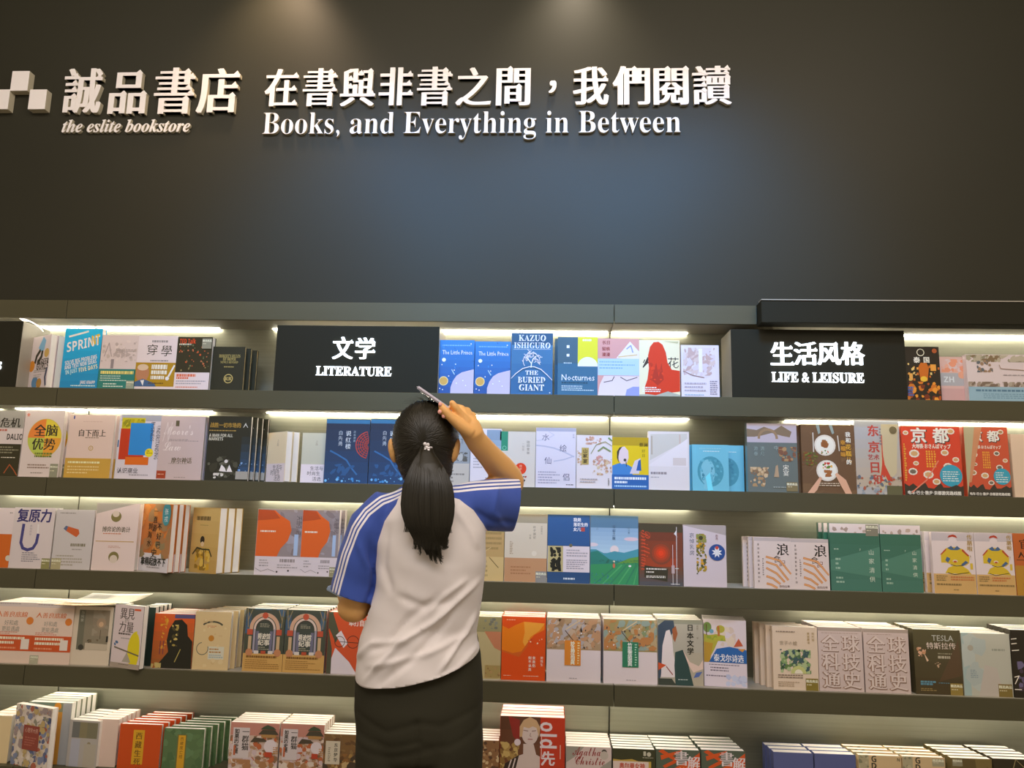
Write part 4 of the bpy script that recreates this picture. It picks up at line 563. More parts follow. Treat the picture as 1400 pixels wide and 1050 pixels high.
B(3, 900, 962, 847, 'grey cover with a white robed figure and bold vertical title', 'a9a296', lambda k: k.r(0, .93, 1, 1, '8c8c80').r(.3, .0, 1, .5, 'aaa090').p([(0, .0), (0, .9), (.15, .98), (.35, .98), (.38, .85), (.25, .7), (.2, .5)], '3d4a5c').p([(.06, .12), (.1, .6), (.18, .82), (.26, .84), (.32, .7), (.34, .5), (.4, .25), (.36, .12)], 'd8ccd0').p([(.34, .7), (.32, .85), (.4, .9), (.44, .78), (.38, .65)], '9a5a38').p([(.38, 0), (.36, .3), (.38, .5), (.55, .54), (.66, .35), (.78, 0)], '2f4644').p([(0, .22), (0, .34), (.18, .3)], 'c4502c').s([(.18, .28), (.32, .16)], .02, '8c3c34').p([(.55, .54), (.7, .36), (.9, .3), (1, .4), (1, .26), (.78, .2), (.68, .3)], 'd4bab0').p([(.78, .12), (.84, .2), (.98, .22), (.9, .14)], '5468a4').p([(0, 0), (0, .1), (.3, .1), (.4, 0)], '3a4038').v('日本文学', .72, .93, .15, '2c2a22', 'h').v('无尽', .88, .92, .05, '6c6458').v('学', .88, .74, .05, '6c6458').l(.44, .08, .65, .1, 1, 'c8d0d0'), n=4, t=.03, y0=.03)
B(3, 963, 1022, 847, 'watercolour shore cover with white title on blue', 'd0c3cc', lambda k: k.k_(.25, .6, .75, .9, 12, ['cbb8b0', 'd2c2b4'], .14).p([(0, .38), (0, .78), (.12, .76), (.3, .78), (.5, .76), (.52, .68), (.34, .68), (.25, .55), (.12, .4)], 'a8a03c').k_(0, .68, .5, .76, 16, ['8a9a38', 'a8a83c'], .06).p([(0, .35), (0, .66), (.22, .64), (.14, .36)], 'b08a34').e(.09, .88, .1, '6f8a4c', ry=.12).s([(.07, .76), (.07, .92)], .02, '5c4428').e(.4, .86, .1, 'a8a040', ry=.09).s([(.36, .76), (.35, .9)], .05, 'b06a34').e(.19, .82, .05, '6a9ab0').p([(.12, .36), (.3, .56), (.6, .6), (.9, .57), (1, .56), (1, .36)], '2b5fa4').p([(.7, .6), (.82, .73), (.92, .62)], 'b8583c').p([(.8, .57), (.98, .58), (.9, .53)], 'c88a3c').t('泰戈尔诗选', .58, .43, .19, 'eceaf2', 's', fit=.7).r(0, 0, 1, .355, 'd0c4d2').l(.12, .31, .82, .34, 1, '7c6f80').l(.15, .22, .8, .3, 2, '6c6070').l(.05, .14, .9, .18, 1, '7c6f80').k_(.5, .02, 1, .2, 14, ['b0b4d4', 'bcc0dc'], .09), y0=.04, yaw=-8, n=3, t=.03)
B(3, 1058, 1120, 857, 'cream cover with a tangled green leaf picture', 'd3bfae', lambda k: k.k_(.16, .26, .84, .64, 130, ['5f7a48', '4c6a50', '7f9a68', '40585c', 'a3b288'], .06).e(.56, .26, .17, 'b9bb7c', a0=0, a1=180).e(.56, .26, .09, 'dcd4c4', a0=0, a1=180).v('故宫藏宋', .8, .92, .06, '9c8248', '').v('刘光瑞', .9, .92, .06, '9c8248', '').l(.08, .9, .5, .94, 1, '8c7a6c').t('世子の絵', .35, .74, .1, '9c8a74').l(.1, .18, .65, .25, 2, '7c6a5c').l(.1, .05, .65, .14, 3, 'b09a84').tag(.71, .0, .98, .19, '80702f'), n=4, dx=-.012, t=.02, step=.026)
def relief(k):
    k.r(0, .94, 1, 1, 'a3938c').l(.08, .9, .92, .92, 1, 'a48a80')
    for ch, x, y in (('全', .27, .75), ('球', .73, .75), ('科', .27, .46), ('技', .73, .46), ('通', .27, .18), ('史', .73, .18)):
        k.t(ch, x - .02, y, .4, '9c7c6c', 's').t(ch, x + .015, y - .012, .4, '806454', 's').t(ch, x + .005, y + .002, .4, 'cfbfbe', 's')
B(3, 1121, 1182, 858, 'dusty pink embossed-character cover beside the leaf picture', 'c4b2b2', relief, n=5, t=.028, y0=.024, grp='dusty pink embossed-character covers')
B(3, 1184, 1246, 860, 'dusty pink embossed-character cover beside the TESLA biography', 'c4b2b2', relief, n=5, t=.028, y0=.024, grp='dusty pink embossed-character covers')
B(3, 1253, 1318, 861, 'dark brown TESLA biography with a silver title', '4a4428', lambda k: k.g(0, 0, 1, 1, '453a22', '4b452a', 4).p([(.5, .2), (.95, .85), (1, .3)], '54402a').t('TESLA', .62, .87, .17, 'b3b4b4', '', fit=.46).t('特斯拉传', .58, .75, .15, 'dcccc8', '', fit=.62).l(.5, .61, .85, .65, 1, '8a8470').l(.5, .55, .9, .6, 1, 'b0a898', .8).k_(.05, .58, .25, .72, 14, ['c08a64', 'd0a48a'], .04).p([(.2, .64), (.26, .5), (.3, .52)], 'd8b8a0').k_(.42, .4, .56, .5, 8, ['b89a80'], .025).l(.1, .14, .42, .21, 2, '5c8ca4', .8).l(.48, .17, .75, .19, 1, '5c8ca4').l(.1, .05, .5, .1, 2, '9a8454').tag(.72, .0, .98, .18, '8f7a3c'), gl=1, n=5, t=.026, y0=.026)
B(3, 1319, 1386, 866, 'pale grey-blue wrapped cover with almost no print', 'b4b4ac', lambda k: k.r(0, 0, .15, 1, '9cb0b4').k_(0, 0, .5, 1, 10, ['b0b8b8', 'a8b2b4'], .25).e(.18, .76, .06, 'a39e94').l(.62, .72, .9, .76, 1, '90948a', .8).l(.15, .28, .3, .42, 5, '80909c').p([(.3, 0), (.45, .5), (.7, .45), (.8, 0)], 'b8b0ac').tag(.7, .0, .98, .2, '7c6a34'), gl=1, n=5, t=.026, y0=.026)
B(3, 1388, 1450, 862, 'black cover with a violet glow at the right edge', '2c261c', lambda k: k.k_(.1, .1, .45, .6, 22, ['5c5474', '4a3c4c', '6c6488'], .1).s([(.0, .86), (.12, .87)], .02, 'e4d8d0').s([(.0, .79), (.12, .8)], .02, 'e4d8d0').s([(.0, .69), (.16, .7)], .02, 'e4d8d0').s([(.02, .3), (.12, .32), (.02, .2)], .02, 'e4d8d0').s([(0, .12), (.15, .12)], .02, 'e4d8d0'), n=4, t=.03)
# ------------------------------------------------------------ fifth shelf
B(4, -24, 9, 978, 'cream book at the left edge of the lowest visible shelf', 'd5bf98', None, n=4, t=.03)
def flor(k): k.k_(0, 0, 1, 1, 220, ['c7b6a2', '5c6488', '8d8a7c', 'a8604c', 'd8ccc4', '7c84a4', '9a8a8c', 'b8a070'], .07).r(.28, .28, .72, .68, '8c4438').t('心理学大师', .5, .6, .1, 'd0a89c', '', fit=.36).l(.34, .34, .66, .5, 4, 'a86458')
B(4, 14, 64, 962, 'floral cover with a brick red title block, angled forward', 'd0c2bc', flor, yaw=-18, y0=.02, n=1, t=.02)
B(4, 30, 90, 960, 'grey-green and orange cover behind the floral one', '7a7f6a', lambda k: k.r(.62, .0, .8, .85, 'c08a3c').e(.68, .94, .08, 'c8852c').r(.8, 0, 1, 1, '9a9ca4').r(.0, .86, .6, 1, '6a7c70'), n=5, t=.026, y0=.03)
B(4, 90, 131, 984, 'cover with a grey window photograph before a thick pink-white block', 'a9a3a2', lambda k: k.r(.1, .62, .95, .96, '77735f').r(.1, .62, .35, .96, '6b6c6c').r(.35, .62, .6, .96, '827a60').r(.1, .0, .4, .6, 'a6a7b8').e(.7, .5, .06, '8c8068').r(.55, 0, .95, .5, 'aaa298'), n=5, t=.024, yaw=-6)
B(4, 128, 157, 983, 'blank pink-white book filling the gap beside the orange-red title', 'd0b8b0', None, n=5, t=.024, y0=.028)
B(4, 160, 217, 990, 'orange-red cover with a vertical yellow title slip', 'c24c1a', lambda k: k.r(.33, .1, .6, .87, 'cf9c28').v('西藏生死书', .47, .82, .17, '70501c', 's'), n=6, t=.016, step=.028, dx=.006)
B(4, 221, 276, 996, 'moss green cover with a slim yellow title slip', '56704a', lambda k: k.k_(0, 0, 1, 1, 26, ['5c7850', '4c6844', '62805a'], .12).r(.34, .05, .58, .86, '6a6a3c').r(.37, .05, .55, .84, 'cf9c28').v('西藏度亡经', .46, .8, .09, '70501c', ''), gl=1, n=6, t=.016, step=.028, dx=.009)
def cats(k):
    k.r(0, .75, 1, 1, 'c08478').k_(0, .0, 1, .75, 140, ['b08a6c', 'c9b0a4', '8a6a50', 'd8c4bc', 'b8643c', 'cdb8c0'], .07).r(.06, .3, .4, .9, 'cfc3c8').v('一群猫', .32, .9, .15, '2b2620', 's', .95).v('如果历史是', .14, .88, .1, '38322a', 'h', .95).p([(.62, .88), (.68, .93), (.76, .97), (.88, .93), (.94, .88)], '44503c').p([(.58, .78), (.66, .87), (.92, .87), (1, .78)], '4b4436').r(.64, .72, .94, .78, 'b08450').p([(.42, .62), (.5, .72), (.7, .7), (.78, .64)], '4f4436').e(.84, .55, .13, 'dccfd8').r(.74, .34, .88, .44, 'b8452c').l(.9, .4, 1, .55, 4, 'b8843c').r(.09, .36, .13, .55, 'b8603c').k_(0, 0, 1, .28, 40, ['c8a48a', 'd8c8c0', 'a87a54'], .09)
B(4, 312, 379, 988, 'white festival-scene cover with handwritten title, beside the green title stack', 'c9b0a8', cats, gl=1, n=5, t=.022, y0=.02, grp='busy festival-scene covers')
B(4, 381, 441, 990, 'white festival-scene cover with handwritten title, left of the brown street scene', 'c9b0a8', cats, gl=1, n=5, t=.022, y0=.02, grp='busy festival-scene covers')
def street(k): k.r(0, 0, 1, 1, '80603c').k_(0, .5, 1, 1, 50, ['7c5f40', '8d7048', '6b4f34'], .1, .5).k_(0, .0, 1, .55, 90, ['a8844c', '6b4c30', '94683c', 'c0a478', '4c4034'], .08).p([(.9, .0), (.95, .6), (1, .6), (1, 0)], 'b8502c')
B(4, 438, 500, 1004, "brown street-scene cover beside the girl's dark trousers", '80603c', lambda k: (street(k), k.r(.1, .3, .42, .84, 'cfc4b4'), k.v('东京梦华', .33, .8, .09, '37322a', 's'), k.l(.16, .36, .22, .7, 8, '8c8070')), n=5, t=.024)
B(4, 640, 682, 1012, 'brown crowd-scene cover left of the blond portrait', '8a6444', lambda k: k.k_(0, 0, 1, 1, 120, ['b0906c', '6b4834', '9a7450', 'c9b08c', '5c4434'], .07), n=5, t=.024)
def blond(k):
    k.g(0, 0, .62, 1, '7a4c34', '5c3a28', 5).p([(.12, 1), (.3, .95), (.3, .6), (.2, .7)], '8c2c24').k_(0, .2, .3, .62, 40, ['a88850', 'c0a468', '8a6a3c'], .06)
    k.p([(.1, .0), (.12, .28), (.28, .42), (.36, .45), (.36, .6), (.52, .6), (.56, .45), (.62, .42), (.62, 0)], 'cdbab8').e(.46, .76, .13, 'cfbcbb', ry=.17).p([(.3, .7), (.3, .85), (.36, .95), (.46, 1), (.56, .95), (.62, .84), (.6, .7), (.56, .84), (.5, .86), (.44, .83), (.36, .85), (.34, .7)], 'c4a07c').s([(.36, .8), (.43, .79)], .012, '8c6c64').s([(.49, .79), (.55, .8)], .012, '8c6c64').s([(.47, .76), (.46, .72), (.48, .71)], .01, '9c7c78').s([(.43, .67), (.5, .67)], .012, 'a05c58').p([(.02, 0), (.08, .3), (.3, .44), (.24, .2), (.2, 0)], '3a2c26').s([(.06, 0), (.18, .36)], .02, 'd0c0c0').s([(.14, 0), (.24, .38)], .02, 'd0c0c0').e(.27, .62, .05, 'd8c8d4').r(.62, 0, 1, 1, 'bb3418').r(.62, .985, 1, 1, 'c8482c').t('old', .745, .74, .34, 'dccdd8', 'B', fit=.38, rot=-90).t('先', .745, .4, .22, 'dccdd8', 'h').t('HERO', .8, .06, .1, 'dccdd8', 'B').s([(.64, .76), (.64, .4)], .01, 'e0c8c0').s([(.93, .6), (.93, .4)], .01, 'e0c8c0')
B(4, 683, 772, 980, 'tall thick volume with a blond portrait and red title column', '7a3c2a', blond, gl=1, n=4, t=.034, back='b83a20')
B(4, 774, 836, 1021, 'pale cover with dark red handwritten name, right of the blond portrait', 'c8b6b4', lambda k: k.p([(0, .6), (0, 1), (.4, 1), (.2, .75)], '98928a').p([(.75, .5), (1, .7), (1, .4)], '98928a').t('Agatha', .45, .84, .3, '8c3430', 'C', fit=.62).t('Christie', .52, .66, .28, '8c3430', 'C', fit=.66).e(.84, .88, .06, '4c443c').e(.84, .8, .09, 'b8aca4'), n=6, t=.024)
B(4, 838, 896, 1024, 'olive black cover with a torn yellow-edged panel', '3c3c26', lambda k: k.p([(0, 0), (0, .74), (.2, .72), (.45, .75), (.6, .7), (.9, .7), (.9, 0)], 'b89a48').r(0, .0, .84, .69, 'd0bcb8').t('奥尔曼女神', .45, .58, .14, 'b8503c', 'h', fit=.6).r(.72, .84, .78, .95, 'b9b4a4').e(.85, .88, .05, 'b9b4a4').l(.7, .78, .95, .81, 1, 'b9b4a4'), n=6, t=.024)
def slash(k): k.p([(.05, .95), (.15, 1), (.45, .8), (.4, .74)], 'c8501c').p([(.1, .85), (.6, 1), (.5, .9), (.12, .74)], 'cc5420').p([(.15, .6), (.5, .8), (.45, .68), (.2, .55)], 'c8501c').p([(.2, .3), (.4, .55), (.75, .75), (1, .95), (1, .2), (.6, .1)], 'cc5420').t('書', .58, .8, .34, 'd8ccd4', 's').t('解', .86, .7, .3, 'd8ccd4', 's').t('説', .62, .45, .24, 'd8ccd4', 's')
B(4, 897, 957, 1025, 'grey-green cover with orange slashes beside the torn yellow panel', '4f5a4c', slash, gl=1, n=5, t=.026, dx=-.002, grp='orange slash covers')
B(4, 959, 1019, 1026, 'grey-green cover with orange slashes, end of its row before the gap', '4f5a4c', slash, gl=1, n=5, t=.026, dx=-.003, grp='orange slash covers')
B(4, 1058, 1112, 1029, 'periwinkle blue cover just after the gap', '555c8c', None, n=3, t=.03, dx=-.004, grp='periwinkle blue covers')
B(4, 1114, 1170, 1031, 'periwinkle blue cover beside the cream G-lettered cover', '555c8c', None, n=3, t=.03, dx=-.004, grp='periwinkle blue covers')
def gee(k): k.r(0, .6, .24, 1, 'a39a80').k_(0, .6, .24, 1, 12, ['7c7a64', 'b0a88c'], .05).t('G', .36, .92, .2, '3c382c', 'B').t('D', .36, .76, .2, '3c382c', 'B').t('N', .94, .92, .1, '4c4838', 'B')
B(4, 1174, 1232, 1033, 'cream cover with bold dark capitals beside the blue pair', 'c4ab86', gee, n=4, t=.018, step=.03, dx=-.004, grp='cream covers with bold capitals')
B(4, 1234, 1292, 1035, 'cream cover with bold dark capitals beside the brown photo cover', 'c4ab86', lambda k: (gee(k), k.tag(.7, .8, .98, .97, '9c9680')), n=4, t=.018, step=.03, dx=-.004, grp='cream covers with bold capitals')
B(4, 1300, 1356, 1037, 'brown photo cover with a grey sticker in its corner', '6b5c38', lambda k: k.k_(0, 0, 1, 1, 20, ['75653e', '5e5030'], .2).tag(.04, .82, .28, .97, '8c8874'), n=5, t=.024, dx=-.004)
B(4, 1358, 1420, 1038, 'black-brown cover at the right end of the lowest visible shelf', '332c1c', lambda k: k.s([(.4, .7), (.5, 1), (.7, .8)], .02, '8a7c58'), n=5, t=.024, dx=-.004)
# ------------------------------------------------------------ loose leaflets lying across the books on the fourth shelf
zt = at(110, 827, .03).z + .004
for i, (xa_, xb_, ya_, yb_, dz, c, lb) in enumerate(((72, 146, -.012, .075, 0, 'cfb89c', 'tan leaflet lying flat on the fourth-shelf books, lower of two'), (86, 172, .02, .13, .004, 'e4d6cc', 'white leaflet with a grey corner, upper of the two lying on books'))):
    A, Bq = at(xa_, 830, ya_), at(xb_, 830, ya_); V = []; Fc = []; N = 8
    for a in range(N + 1):
        for b in range(N + 1):
            u, v = a / N, b / N; V.append(((Bq.x - A.x) * u + .03 * v, (yb_ - ya_) * v, dz + .010 * (u - .3) ** 2 + .018 * v * v * (1 if i else .3)))
    for a in range(N):
        for b in range(N): Fc.append((a * (N + 1) + b, (a + 1) * (N + 1) + b, (a + 1) * (N + 1) + b + 1, a * (N + 1) + b + 1))
    cols = [lin(c, KI)] * len(V)
    if i: cols = [lin('8f8a84', KI) if (a < 4 and b > 4) else lin(c, KI) for a in range(N + 1) for b in range(N + 1)]
    o = mesh_obj('leaflet', V, Fc, M_print, cols=cols, smooth=True); o.location = (A.x, ya_, zt); md = o.modifiers.new('thickness', 'SOLIDIFY'); md.thickness = .0012
    tag(o, lb, 'leaflet', 'loose leaflets on the books')
# ------------------------------------------------------------ the girl in the raglan shirt, seen from behind
from mathutils.bvhtree import BVHTree
YB = -.70
def Pp(px, py, y=YB): return at(px, py, y)
def tube(pts, rad, side, n=20, cap=True):
    """Closed tapering tube; pts world points, rad = (a along side, b across)."""
    pts = [Vector(p) for p in pts]; V = []; Fc = []; side = Vector(side)
    for i, c in enumerate(pts):
        T = (pts[min(i + 1, len(pts) - 1)] - pts[max(i - 1, 0)]).normalized(); U = (side - T * side.dot(T)).normalized(); W = T.cross(U); a, b = rad[i] if isinstance(rad[i], tuple) else (rad[i], rad[i])
        for j in range(n):
            t = 2 * math.pi * j / n; V.append(c + U * a * math.cos(t) + W * b * math.sin(t))
    for i in range(len(pts) - 1):
        for j in range(n): Fc.append((i * n + j, i * n + (j + 1) % n, (i + 1) * n + (j + 1) % n, (i + 1) * n + j))
    for k, i in ((0, 0), (len(pts) - 1, 1)):
        a, b = rad[k] if isinstance(rad[k], tuple) else (rad[k], rad[k]); T = (pts[0] - pts[1]).normalized() if k == 0 else (pts[-1] - pts[-2]).normalized()
        m = len(V); V.append(pts[k] + T * min(a, b) * (.75 if cap else 0))
        for j in range(n):
            q = (k * n + j, k * n + (j + 1) % n, m); Fc.append(q if i else tuple(reversed(q)))
    return V, Fc
def ball(c, r, n=16, rot=None):
    bm = bmesh.new(); bmesh.ops.create_uvsphere(bm, u_segments=n * 2, v_segments=n, radius=1)
    V = []
    for v in bm.verts:
        p = Vector((v.co.x * r[0], v.co.y * r[1], v.co.z * r[2]));
        if rot: p = rot @ p
        V.append(Vector(c) + p)
    Fc = [tuple(v.index for v in f.verts) for f in bm.faces]; bm.free(); return V, Fc
def fuse(name, pieces, voxel, m, parent, smooth=6, f=.5):
    """One continuous skin over overlapping closed pieces."""
    V = []; Fc = []
    for v, q in pieces: n = len(V); V += list(v); Fc += [tuple(i + n for i in t) for t in q]
    me = bpy.data.meshes.new(name); me.from_pydata([tuple(v) for v in V], [], Fc); me.update()
    bm = bmesh.new(); bm.from_mesh(me)
    bmesh.ops.recalc_face_normals(bm, faces=bm.faces); bm.to_mesh(me); bm.free()
    o = bpy.data.objects.new(name, me); COL.objects.link(o)
    md = o.modifiers.new('r', 'REMESH'); md.mode = 'VOXEL'; md.voxel_size = voxel; md.use_smooth_shade = True
    sm = o.modifiers.new('s', 'SMOOTH'); sm.iterations = smooth; sm.factor = f
    dg = bpy.context.evaluated_depsgraph_get(); ev = o.evaluated_get(dg); me2 = bpy.data.meshes.new_from_object(ev)
    o.modifiers.clear(); o.data = me2; me2.materials.clear(); me2.materials.append(m)
    me2.polygons.foreach_set('use_smooth', [True] * len(me2.polygons))
    if parent: o.parent = parent; o.matrix_parent_inverse = Matrix.Translation(-parent.location)
    return o
def displace(o, fn):
    me = o.data; n = len(me.vertices); co = np.empty(n * 3); me.vertices.foreach_get('co', co); co = co.reshape(-1, 3)
    no = np.empty(n * 3); me.vertices.foreach_get('normal', no); no = no.reshape(-1, 3)
    co = fn(co, no); me.vertices.foreach_set('co', co.ravel()); me.update()
def seg_dist(X, Z, pts):
    """Signed side distance and along-parameter to a polyline in the x-z plane."""
    best = np.full(len(X), 9.0); sg = np.zeros(len(X)); al = np.zeros(len(X)); L = len(pts) - 1
    for i, ((ax, az), (bx, bz)) in enumerate(zip(pts, pts[1:])):
        dx, dz = bx - ax, bz - az; l2 = dx * dx + dz * dz + 1e-12; t0 = ((X - ax) * dx + (Z - az) * dz) / l2
        lo = -9 if i == 0 else 0; hi = 9 if i == L - 1 else 1; t = np.clip(t0, lo, hi); qx, qz = ax + dx * t, az + dz * t; d = np.hypot(X - qx, Z - qz); m = d < best
        best = np.where(m, d, best); s = np.sign((X - ax) * dz - (Z - az) * dx); sg = np.where(m, s, sg); al = np.where(m, (i + np.clip(t0, -.5 if i == 0 else 0, 1.5 if i == L - 1 else 1)) / L, al)
    return best, sg, al
def XZ(pl, y=YB): return [(lambda p: (p.x, p.z))(Pp(a, b, y)) for a, b in pl]
root = tag(empty('person', (Pp(575, 900).x, YB, 0)), 'person seen from behind with a long black ponytail and a white and blue shirt', 'person')
M_skin = mat('skin', lin('e0aa6c', .84), .5, spec=.4, bump=((120, 120, 120), .06, .001))
M_skin.node_tree.nodes['Principled BSDF'].inputs['Subsurface Weight'].default_value = .08
M_skin.node_tree.nodes['Principled BSDF'].inputs['Subsurface Radius'].default_value = (.012, .005, .002)
M_pants = mat('olive_black_trousers', (.038, .035, .021), .8, spec=.2, bump=((260, 260, 260), .15, .001))
M_hair = mat('black_hair', (.017, .014, .007), .42, spec=.42)
HC = Pp(583, 604, -.68)
# body: head, neck, trunk, arms, legs in one skin; raised right hand with five fingers
ft = lambda x, y: Vector((x, y, .04))
hipL, hipR = Pp(545, 985, -.69), Pp(610, 985, -.69)
kneeL = Vector((hipL.x - .01, -.70, .44)); kneeR = Vector((hipR.x + .01, -.68, .44)); ankL = Vector((hipL.x - .02, -.70, .08)); ankR = Vector((hipR.x + .02, -.68, .08))
shR, elR, wrR = Pp(636, 700, -.69), Pp(697, 655, -.56), Pp(650, 601, -.705)
shL, elL, wrL = Pp(515, 712, -.70), Pp(486, 828, -.70), Pp(470, 822, -.53)
pc = [ball(HC, (.066, .084, .092)), ball(HC + Vector((0, .030, -.045)), (.050, .058, .062)),
      tube([HC + Vector((0, -.01, -.06)), Pp(578, 690, -.70), Pp(578, 712, -.70)], [.046, .047, .062], (1, 0, 0)),
      tube([Pp(576, 700, -.70), Pp(580, 735, -.70), Pp(585, 800, -.70), Pp(578, 860, -.695), Pp(575, 930, -.69), Pp(577, 1000, -.69)], [(.085, .04), (.125, .07), (.105, .075), (.095, .072), (.13, .088), (.12, .085)], (1, 0, 0)),
      tube([shL, (shL + elL) / 2, elL], [.040, .037, .034], (1, 0, 0)), tube([elL + Vector((0, -.005, 0)), elL + Vector((-.004, .04, .0)), (elL + wrL) / 2 + Vector((0, .04, 0)), wrL + Vector((0, .02, .01))], [(.034, .033), (.034, .034), .028, .022], (1, 0, 0)),
      ball(elL + Vector((-.003, -.004, -.004)), (.037, .034, .033)),
      tube([shR, (shR + elR) / 2 + Vector((0, 0, -.004)), elR], [.042, .040, .034], (0, 0, 1)), ball(elR + Vector((.004, .0, -.008)), (.032, .034, .034)),
      tube([elR, elR * .72 + wrR * .28 + Vector((.0, 0, .0)), elR * .4 + wrR * .6, wrR], [.035, .0345, .029, (.026, .021)], (.6, 0, .8)),
      tube([hipL + Vector((0, 0, .05)), hipL - Vector((0, 0, .08)), kneeL, (kneeL + ankL) / 2, ankL], [.075, .072, .048, .045, .034], (1, 0, 0)),
      tube([hipR + Vector((0, 0, .05)), hipR - Vector((0, 0, .08)), kneeR, (kneeR + ankR) / 2, ankR], [.075, .072, .048, .045, .034], (1, 0, 0)),
      tube([ankL + Vector((0, -.03, -.03)), ankL + Vector((0, .12, -.05))], [(.03, .03), (.036, .018)], (1, 0, 0)), tube([ankR + Vector((0, -.03, -.03)), ankR + Vector((0, .12, -.05))], [(.03, .03), (.036, .018)], (1, 0, 0)),
      tube([HC + Vector((0, .080, -.005)), HC + Vector((0, .100, -.030))], [.009, .012], (1, 0, 0)),      # nose
      tube([HC + Vector((-.018, .080, -.052)), HC + Vector((0, .088, -.053)), HC + Vector((.018, .080, -.052))], [.005, .008, .005], (0, 0, 1)),  # lips
      ]
for sx, ex in ((-1, 0), (1, 0)):                                        # ears
    e0 = Pp(537.5 if sx < 0 else 622, 616, -.70); pc.append(ball(e0, (.011, .020, .030), 10, Matrix.Rotation(sx * .22, 3, 'Y')))
# right hand: palm, curled fingers, thumb and index gripping the phone
Y0 = -.63
def Hp(px, py, y): return Pp(px, py, y - .10)
hand = [tube([wrR, Hp(647, 594, -.62), Hp(641, 583, -.622), Hp(637, 575, -.618)], [(.025, .020), (.026, .019), (.027, .018), (.022, .016)], (.75, .1, .65)),
        tube([Hp(643, 592, -.632), Hp(630, 583, -.648), Hp(617, 571.5, -.662), Hp(608.5, 561.5, -.668), Hp(602, 553, -.668)], [.015, .0135, .0105, .0092, .0075], (1, 0, 1)),   # thumb
        tube([Hp(638, 577, -.632), Hp(629.5, 566.5, -.642), Hp(622.5, 557, -.652), Hp(617, 549.5, -.656)], [.0125, .0100, .0088, .0072], (1, 0, 1)),                         # index
        tube([Hp(637, 574, -.625), Hp(630, 559, -.612), Hp(622, 556, -.60), Hp(611, 562, -.645), Hp(602.5, 563, -.668)], [.0125, .0110, .0098, .009, .0078], (0, 0, 1)),      # middle
        tube([Hp(642, 578, -.618), Hp(638, 561.5, -.60), Hp(629, 560, -.59), Hp(617, 567, -.640), Hp(608, 568.5, -.662)], [.0120, .0108, .0095, .0088, .0076], (0, 0, 1)),  # ring
        tube([Hp(647, 584, -.612), Hp(646, 568, -.592), Hp(638, 566, -.575), Hp(626, 573, -.58), Hp(618, 574, -.592)], [.0112, .0098, .0085, .0078, .0068], (0, 0, 1))]  # little
M_nail = mat('nail', lin('e5a49c', .86), .3)
for c_, n_ in ((Hp(602, 552.6, -.675), 'a'), (Hp(601, 563, -.674), 'b'), (Hp(606.4, 568.8, -.668), 'c')):
    v, f = ball(c_, (.0046, .003, .0052), 8); mesh_obj('fingernail', [p - root.location for p in v], f, M_nail, root, smooth=True)
# left hand in front of the waist, five fingers round the folder
wl = wrL + Vector((0, .02, .012)); hd = [tube([wl, wl + Vector((-.004, .035, .006)), wl + Vector((-.006, .07, .008))], [(.022, .018), (.034, .016), (.032, .013)], (1, 0, 0))]
for i, (dx, ln) in enumerate(((-.027, .05), (-.009, .06), (.009, .056), (.026, .044))):
    b0 = wl + Vector((-.006 + dx, .068, .008)); hd.append(tube([b0, b0 + Vector((0, ln * .5, .008)), b0 + Vector((0, ln * .8, -.004)), b0 + Vector((0, ln * .85, -.020))], [.0095, .009, .008, .0068], (1, 0, 0)))
hd.append(tube([wl + Vector((-.018, .015, .004)), wl + Vector((-.040, .035, .014)), wl + Vector((-.046, .06, .018))], [.012, .010, .008], (0, 0, 1)))
fuse('body', pc + hand + hd, .0033, M_skin, root, 3)
for s in (-1, 1):                                                        # eyes under brows
    v, f = ball(HC + Vector((s * .028, .074, .004)), (.011, .008, .007), 8); mesh_obj('eye', [p - root.location for p in v], f, mat('eye_white', (.7, .68, .64), .2), root, smooth=True)
    v, f = ball(HC + Vector((s * .028, .0805, .004)), (.005, .003, .005), 8); mesh_obj('iris', [p - root.location for p in v], f, M_hair, root, smooth=True)
    v, f = tube([HC + Vector((s * .014, .080, .020)), HC + Vector((s * .028, .079, .024)), HC + Vector((s * .044, .068, .020))], [.0022, .003, .002], (0, 0, 1), 8); mesh_obj('eyebrow', [p - root.location for p in v], f, M_hair, root, smooth=True)
# trousers
def ring_px(py, xl, xr, y, dep): return Pp((xl + xr) / 2, py, y), ((Pp(xr, py, y).x - Pp(xl, py, y).x) / 2, dep)
R_ = [ring_px(860, 498, 652, -.695, .086), ring_px(890, 490, 657, -.695, .094), ring_px(930, 486, 660, -.695, .104), ring_px(965, 485, 660, -.695, .108), ring_px(1000, 488, 658, -.695, .104), ring_px(1030, 495, 653, -.695, .095)]
tr = [tube([a for a, _ in R_], [b for _, b in R_], (1, 0, 0), 40)]
for s, h_, kn, an in ((-1, Pp(535, 1010, -.695), kneeL, ankL), (1, Pp(613, 1010, -.695), kneeR, ankR)):
    tr.append(tube([h_ + Vector((s * -.004, 0, .06)), h_, h_ * .5 + kn * .5, kn, an + Vector((0, 0, .03))], [(.076, .09), (.078, .09), .074, .066, .058], (1, 0, 0), 28))
trousers = fuse('trousers', tr, .006, M_pants, root, 6)
folds = [XZ(p) for p in ([(500, 968), (540, 985), (575, 975)], [(655, 962), (610, 978), (585, 972)], [(503, 995), (545, 1005), (580, 998)], [(655, 990), (620, 1006), (590, 1004)], [(580, 975), (579, 1050)], [(498, 1012), (540, 1020), (590, 1010)])]
def trf(co, no):
    h = np.zeros(len(co))
    for i, p in enumerate(folds):
        d, s, a = seg_dist(co[:, 0], co[:, 2], p); w = np.exp(-(d / .006) ** 2) * ((a > -.1) & (a < 1.1)); h += (-.002 if i != 4 else -.003) * w
    h *= (no[:, 1] < .1); return co + no * h[:, None]
displace(trousers, trf)
